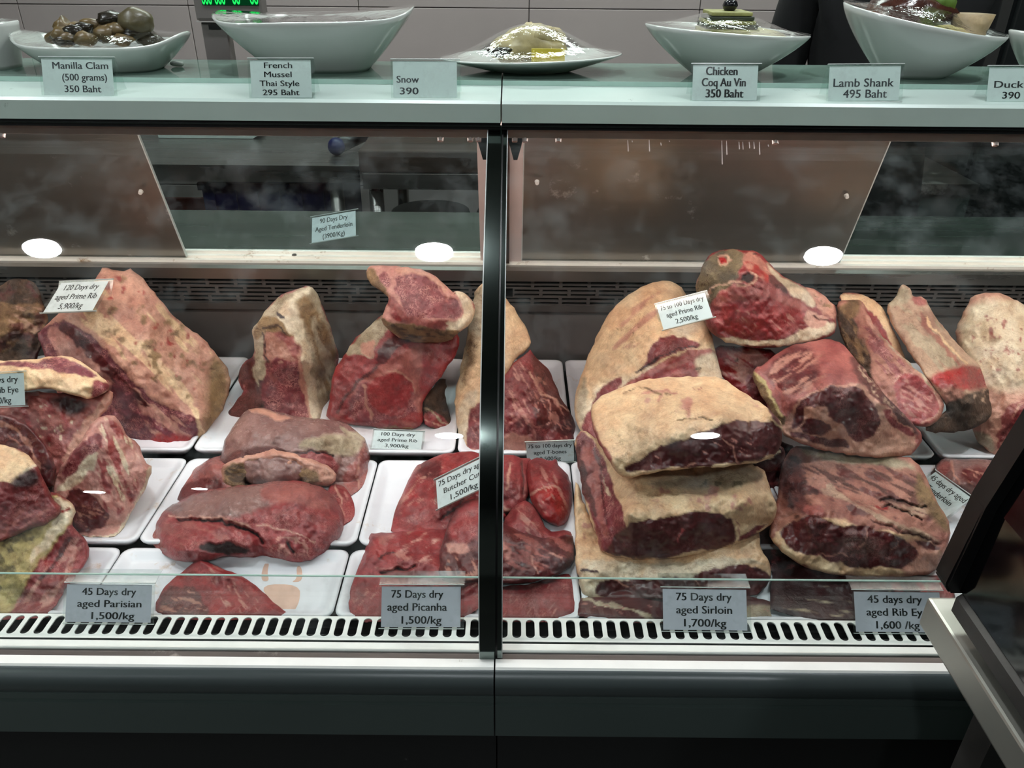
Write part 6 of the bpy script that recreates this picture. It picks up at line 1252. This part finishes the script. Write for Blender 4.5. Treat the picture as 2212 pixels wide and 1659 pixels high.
# tilted bowl
e, cx, cy = bowl('slanted oval white bowl with a brown lamb shank, herb and roasted garlic', 1972, 1.17, 0.110, 0.085, 0.072, foot=.40, power=2.0, rim=lambda t: -0.017*math.cos(t)+0.008*math.sin(t), film_h=.018, prof=.75)
lump('shank', (cx-.02, cy+.01, ZS+.078), .042, m_shank, e, 60, .3, (1.25, .8, .62)); lump('shank', (cx-.055, cy, ZS+.074), .022, m_shank, e, 62, .2, (1.5, .8, .6)); lump('herb', (cx+.022, cy, ZS+.100), .018, m_herb, e, 64, .7, (.8, .7, 1.1), 3)
lump('mash', (cx+.01, cy-.045, ZS+.060), .018, m_mash, e, 66, .3, (1.7, .8, .5))
bm = bmesh.new(); cyl(bm, (cx+.058, cy-.010, ZS+.050), (cx+.058, cy-.010, ZS+.080), .020, .027, 14); obj('garlic', bm, m_garlic, e, True)
bowl('white dish cut by the left edge of the view, wrapped in cling film', -20, 1.175, 0.048, 0.045, 0.058, foot=.8, power=2.6, film_h=.008, prof=.9)
bowl('white bowl cut by the right edge of the view, behind the Duck leg card', 2262, 1.175, 0.062, 0.055, 0.052, foot=.4, power=2.0, rim=lambda t: -0.006*math.cos(t), film_h=.004, prof=.75)
# scrap of wrapping by the clam dish
p = P(385, 144, z=ZS); lump('paper_scrap', (p.x, p.y, ZS+.004), .007, board_mat, None, 71, .4, (1.5, .7, .6), 2)
tag(bpy.data.objects['paper_scrap'], 'crumpled white scrap on the glass shelf right of the clam dish', 'scrap')

# scale digits
for (xa_, xb_, s) in ((437, 458, '888'), (465, 487, '888'), (503, 519, '88'), (541, 558, '88')):
    a, b = P(xa_, 9, Y=yy-0.003), P(xb_, 9, Y=yy-0.003)
    V, F = text_mesh([s], b.x-a.x, 0.034, (1.0,), .02, heights=.72)
    raw('digits', [(a.x+x, yy-0.0025, a.z-0.007+z) for x, z in V], F, led_mat, bpy.data.objects['scale_display'])

# ================================================================== neighbouring case at the right, running towards the customer
e = empty('side_display_case', (0.62, -0.2, 0), 'black end and steel base of another case at the right edge', 'display case')
def q(px, py, Y): v = P(px, py, Y=Y); return (v.x, v.z)
ye = 0.545
a0, a1 = q(2015, 1238, ye), q(2212, 882, ye); ext = ((a1[0]-a0[0])*2.0+a0[0], (a1[1]-a0[1])*2.0+a0[1])
am = ((a0[0]+a1[0])/2-0.004, (a0[1]+a1[1])/2+0.004)
end_prof = [(a0[0]+0.006, a0[1]-0.005), (a0[0], a0[1]+0.004), am, a1, (ext[0]+.03, ext[1]), (ext[0]+0.5, ext[1]+.02), (ext[0]+0.5, a0[1]-0.005)]
bm = bmesh.new(); prism_y(bm, end_prof, ye-0.022, ye); bmesh.ops.bevel(bm, geom=bm.edges[:], offset=.002, segments=2, affect='EDGES'); obj('end_panel', bm, black_plastic, e)
gp = [(x+0.010, z-0.002) for x, z in ((a0[0]+.004, a0[1]+.002), am, a1, ext)]
bm = bmesh.new(); back = [(x+0.006, z-0.003) for x, z in gp][::-1]; prism_y(bm, gp+back, -0.9, ye-0.022); obj('side_glass', bm, dark_glass, e)
sx, sz = a0[0]+0.012, a0[1]-0.003
bm = bmesh.new(); prism_y(bm, [(sx, sz-0.020), (sx, sz-0.004), (sx+0.004, sz), (sx+0.016, sz), (sx+0.018, sz-0.004), (sx+0.026, sz-0.004), (sx+0.026, sz-0.020)], -0.9, ye-0.023); obj('glass_channel', bm, steel_dark, e)
bm = bmesh.new(); prism_y(bm, [(sx+0.0262, sz-0.020), (sx+0.0262, sz+0.002), (sx+0.040, sz+0.002), (sx+0.040, sz-0.020)], -0.9, ye-0.023); obj('seal', bm, black_plastic, e)
t0 = P(2003, 1289, Y=0.556); tz = t0.z
box('steel_rail', t0.x, t0.x+0.052, -0.9, 0.556, tz-0.034, tz, steel_light, e, 0.003)
box('case_floor', t0.x+0.052, t0.x+0.9, -0.9, ye-0.03, tz-0.02, tz-0.002, steel_dark, e)
box('base_panel', t0.x+0.075, t0.x+0.9, -0.9, ye-0.05, 0.05, tz-0.03, dark_panel, e)
box('base_post', t0.x+0.030, t0.x+0.060, ye-0.09, ye-0.06, 0.0, tz-0.034, steel_dark, e)
box('inner_back', ext[0]+0.45, ext[0]+0.5, -0.9, ye-0.03, 0.8, ext[1], black_plastic, e)

# ================================================================== attendant in black behind the case
def person():
    yb = 1.98; cxp = xat(1900, 120, yb)
    e = empty('person', (cxp, yb, 0), 'person in plain black clothes standing behind the right half of the case', 'person')
    def skin(nm, joints, bones, mat, rootidx=0, sub=2):
        me = bpy.data.meshes.new(nm); me.from_pydata([j[:3] for j in joints], bones, []); me.update()
        o = bpy.data.objects.new(nm, me); COL.objects.link(o)
        md = o.modifiers.new('skin', 'SKIN'); md.use_smooth_shade = True
        for i, v in enumerate(me.skin_vertices[0].data):
            v.radius = (joints[i][3], joints[i][4] if len(joints[i]) > 4 else joints[i][3]); v.use_root = (i == rootidx)
        s = o.modifiers.new('sub', 'SUBSURF'); s.levels = sub; s.render_levels = sub
        dg = bpy.context.evaluated_depsgraph_get(); m2 = bpy.data.meshes.new_from_object(o.evaluated_get(dg)); bpy.data.objects.remove(o)
        return link_mesh(nm, m2, mat, e, True)
    x = cxp
    J = [(x, yb, .92, .15, .11), (x, yb, 1.06, .145, .105), (x, yb-.01, 1.20, .19, .12), (x, yb-.01, 1.33, .20, .12), (x, yb, 1.43, .07, .06), (x, yb-.01, 1.50, .055, .055),
         (x-.19, yb, 1.37, .065), (x-.215, yb+.05, 1.10, .052), (x-.10, yb+.17, .98, .038), (x+.19, yb, 1.37, .065), (x+.215, yb+.05, 1.10, .052), (x+.10, yb+.17, .96, .038),
         (x-.09, yb, .84, .10), (x-.10, yb-.01, .48, .068), (x-.10, yb+.02, .09, .048), (x-.10, yb-.09, .05, .042), (x+.09, yb, .84, .10), (x+.10, yb-.01, .48, .068), (x+.10, yb+.02, .09, .048), (x+.10, yb-.09, .05, .042)]
    B = [(0, 1), (1, 2), (2, 3), (3, 4), (4, 5), (3, 6), (6, 7), (7, 8), (3, 9), (9, 10), (10, 11), (0, 12), (12, 13), (13, 14), (14, 15), (0, 16), (16, 17), (17, 18), (18, 19)]
    skin('body', J, B, cloth_black)
    bm = bmesh.new(); bmesh.ops.create_uvsphere(bm, u_segments=28, v_segments=20, radius=1.0)
    for v in bm.verts:
        c = v.co.copy(); k = 1.0 - (0.18 if c.z < -0.3 else 0)*min(1, (-0.3-c.z)/.7) if c.z < -.3 else 1.0
        nose = 0.16*math.exp(-((c.x/.16)**2+((c.z+.05)/.22)**2)) if c.y < 0 else 0
        eye = -0.07*(math.exp(-(((abs(c.x)-.36)/.15)**2+((c.z-.08)/.12)**2)) if c.y < 0 else 0)
        mouth = -0.03*math.exp(-((c.x/.3)**2+((c.z+.48)/.06)**2)) if c.y < 0 else 0
        v.co = Vector((x+c.x*.075*k, yb-.02+c.y*(.095)*k-(nose+eye+mouth)*.095, 1.62+c.z*.115))
    obj('head', bm, skin_mat, e, True)
    bm = bmesh.new(); bmesh.ops.create_uvsphere(bm, u_segments=24, v_segments=14, radius=1.0)
    for v in bm.verts: v.co = Vector((x+v.co.x*.082, yb-.005+v.co.y*.10, 1.66+max(v.co.z, -.15)*.092))
    obj('cap', bm, cloth_black, e, True)
    for s in (-1, 1):
        bm = bmesh.new(); bmesh.ops.create_uvsphere(bm, u_segments=10, v_segments=8, radius=1.0)
        for v in bm.verts: v.co = Vector((x+s*.078+v.co.x*.010, yb-.01+v.co.y*.02, 1.615+v.co.z*.032))
        obj('ear', bm, skin_mat, e, True)
        w = Vector((x+s*.10, yb+.17, .95)); HJ = [(w.x, w.y+.005, w.z+.01, .026), (w.x, w.y+.01, w.z-.04, .032, .020), (w.x, w.y+.01, w.z-.07, .030, .017)]; HB = [(0, 1), (1, 2)]
        for k, (dx, ln) in enumerate(((-.024, .062), (-.008, .074), (.008, .070), (.023, .055))):
            i0 = len(HJ); HJ += [(w.x+dx, w.y+.012, w.z-.085, .0095), (w.x+dx*1.1, w.y+.016, w.z-.085-ln*.5, .0085), (w.x+dx*1.1, w.y+.012, w.z-.085-ln*.95, .007)]; HB += [(2, i0), (i0, i0+1), (i0+1, i0+2)]
        i0 = len(HJ); HJ += [(w.x-s*.034, w.y-.02, w.z-.045, .011), (w.x-s*.048, w.y-.03, w.z-.075, .009)]; HB += [(1, i0), (i0, i0+1)]
        skin('hand', HJ, HB, skin_mat, sub=1)
    return e
person()
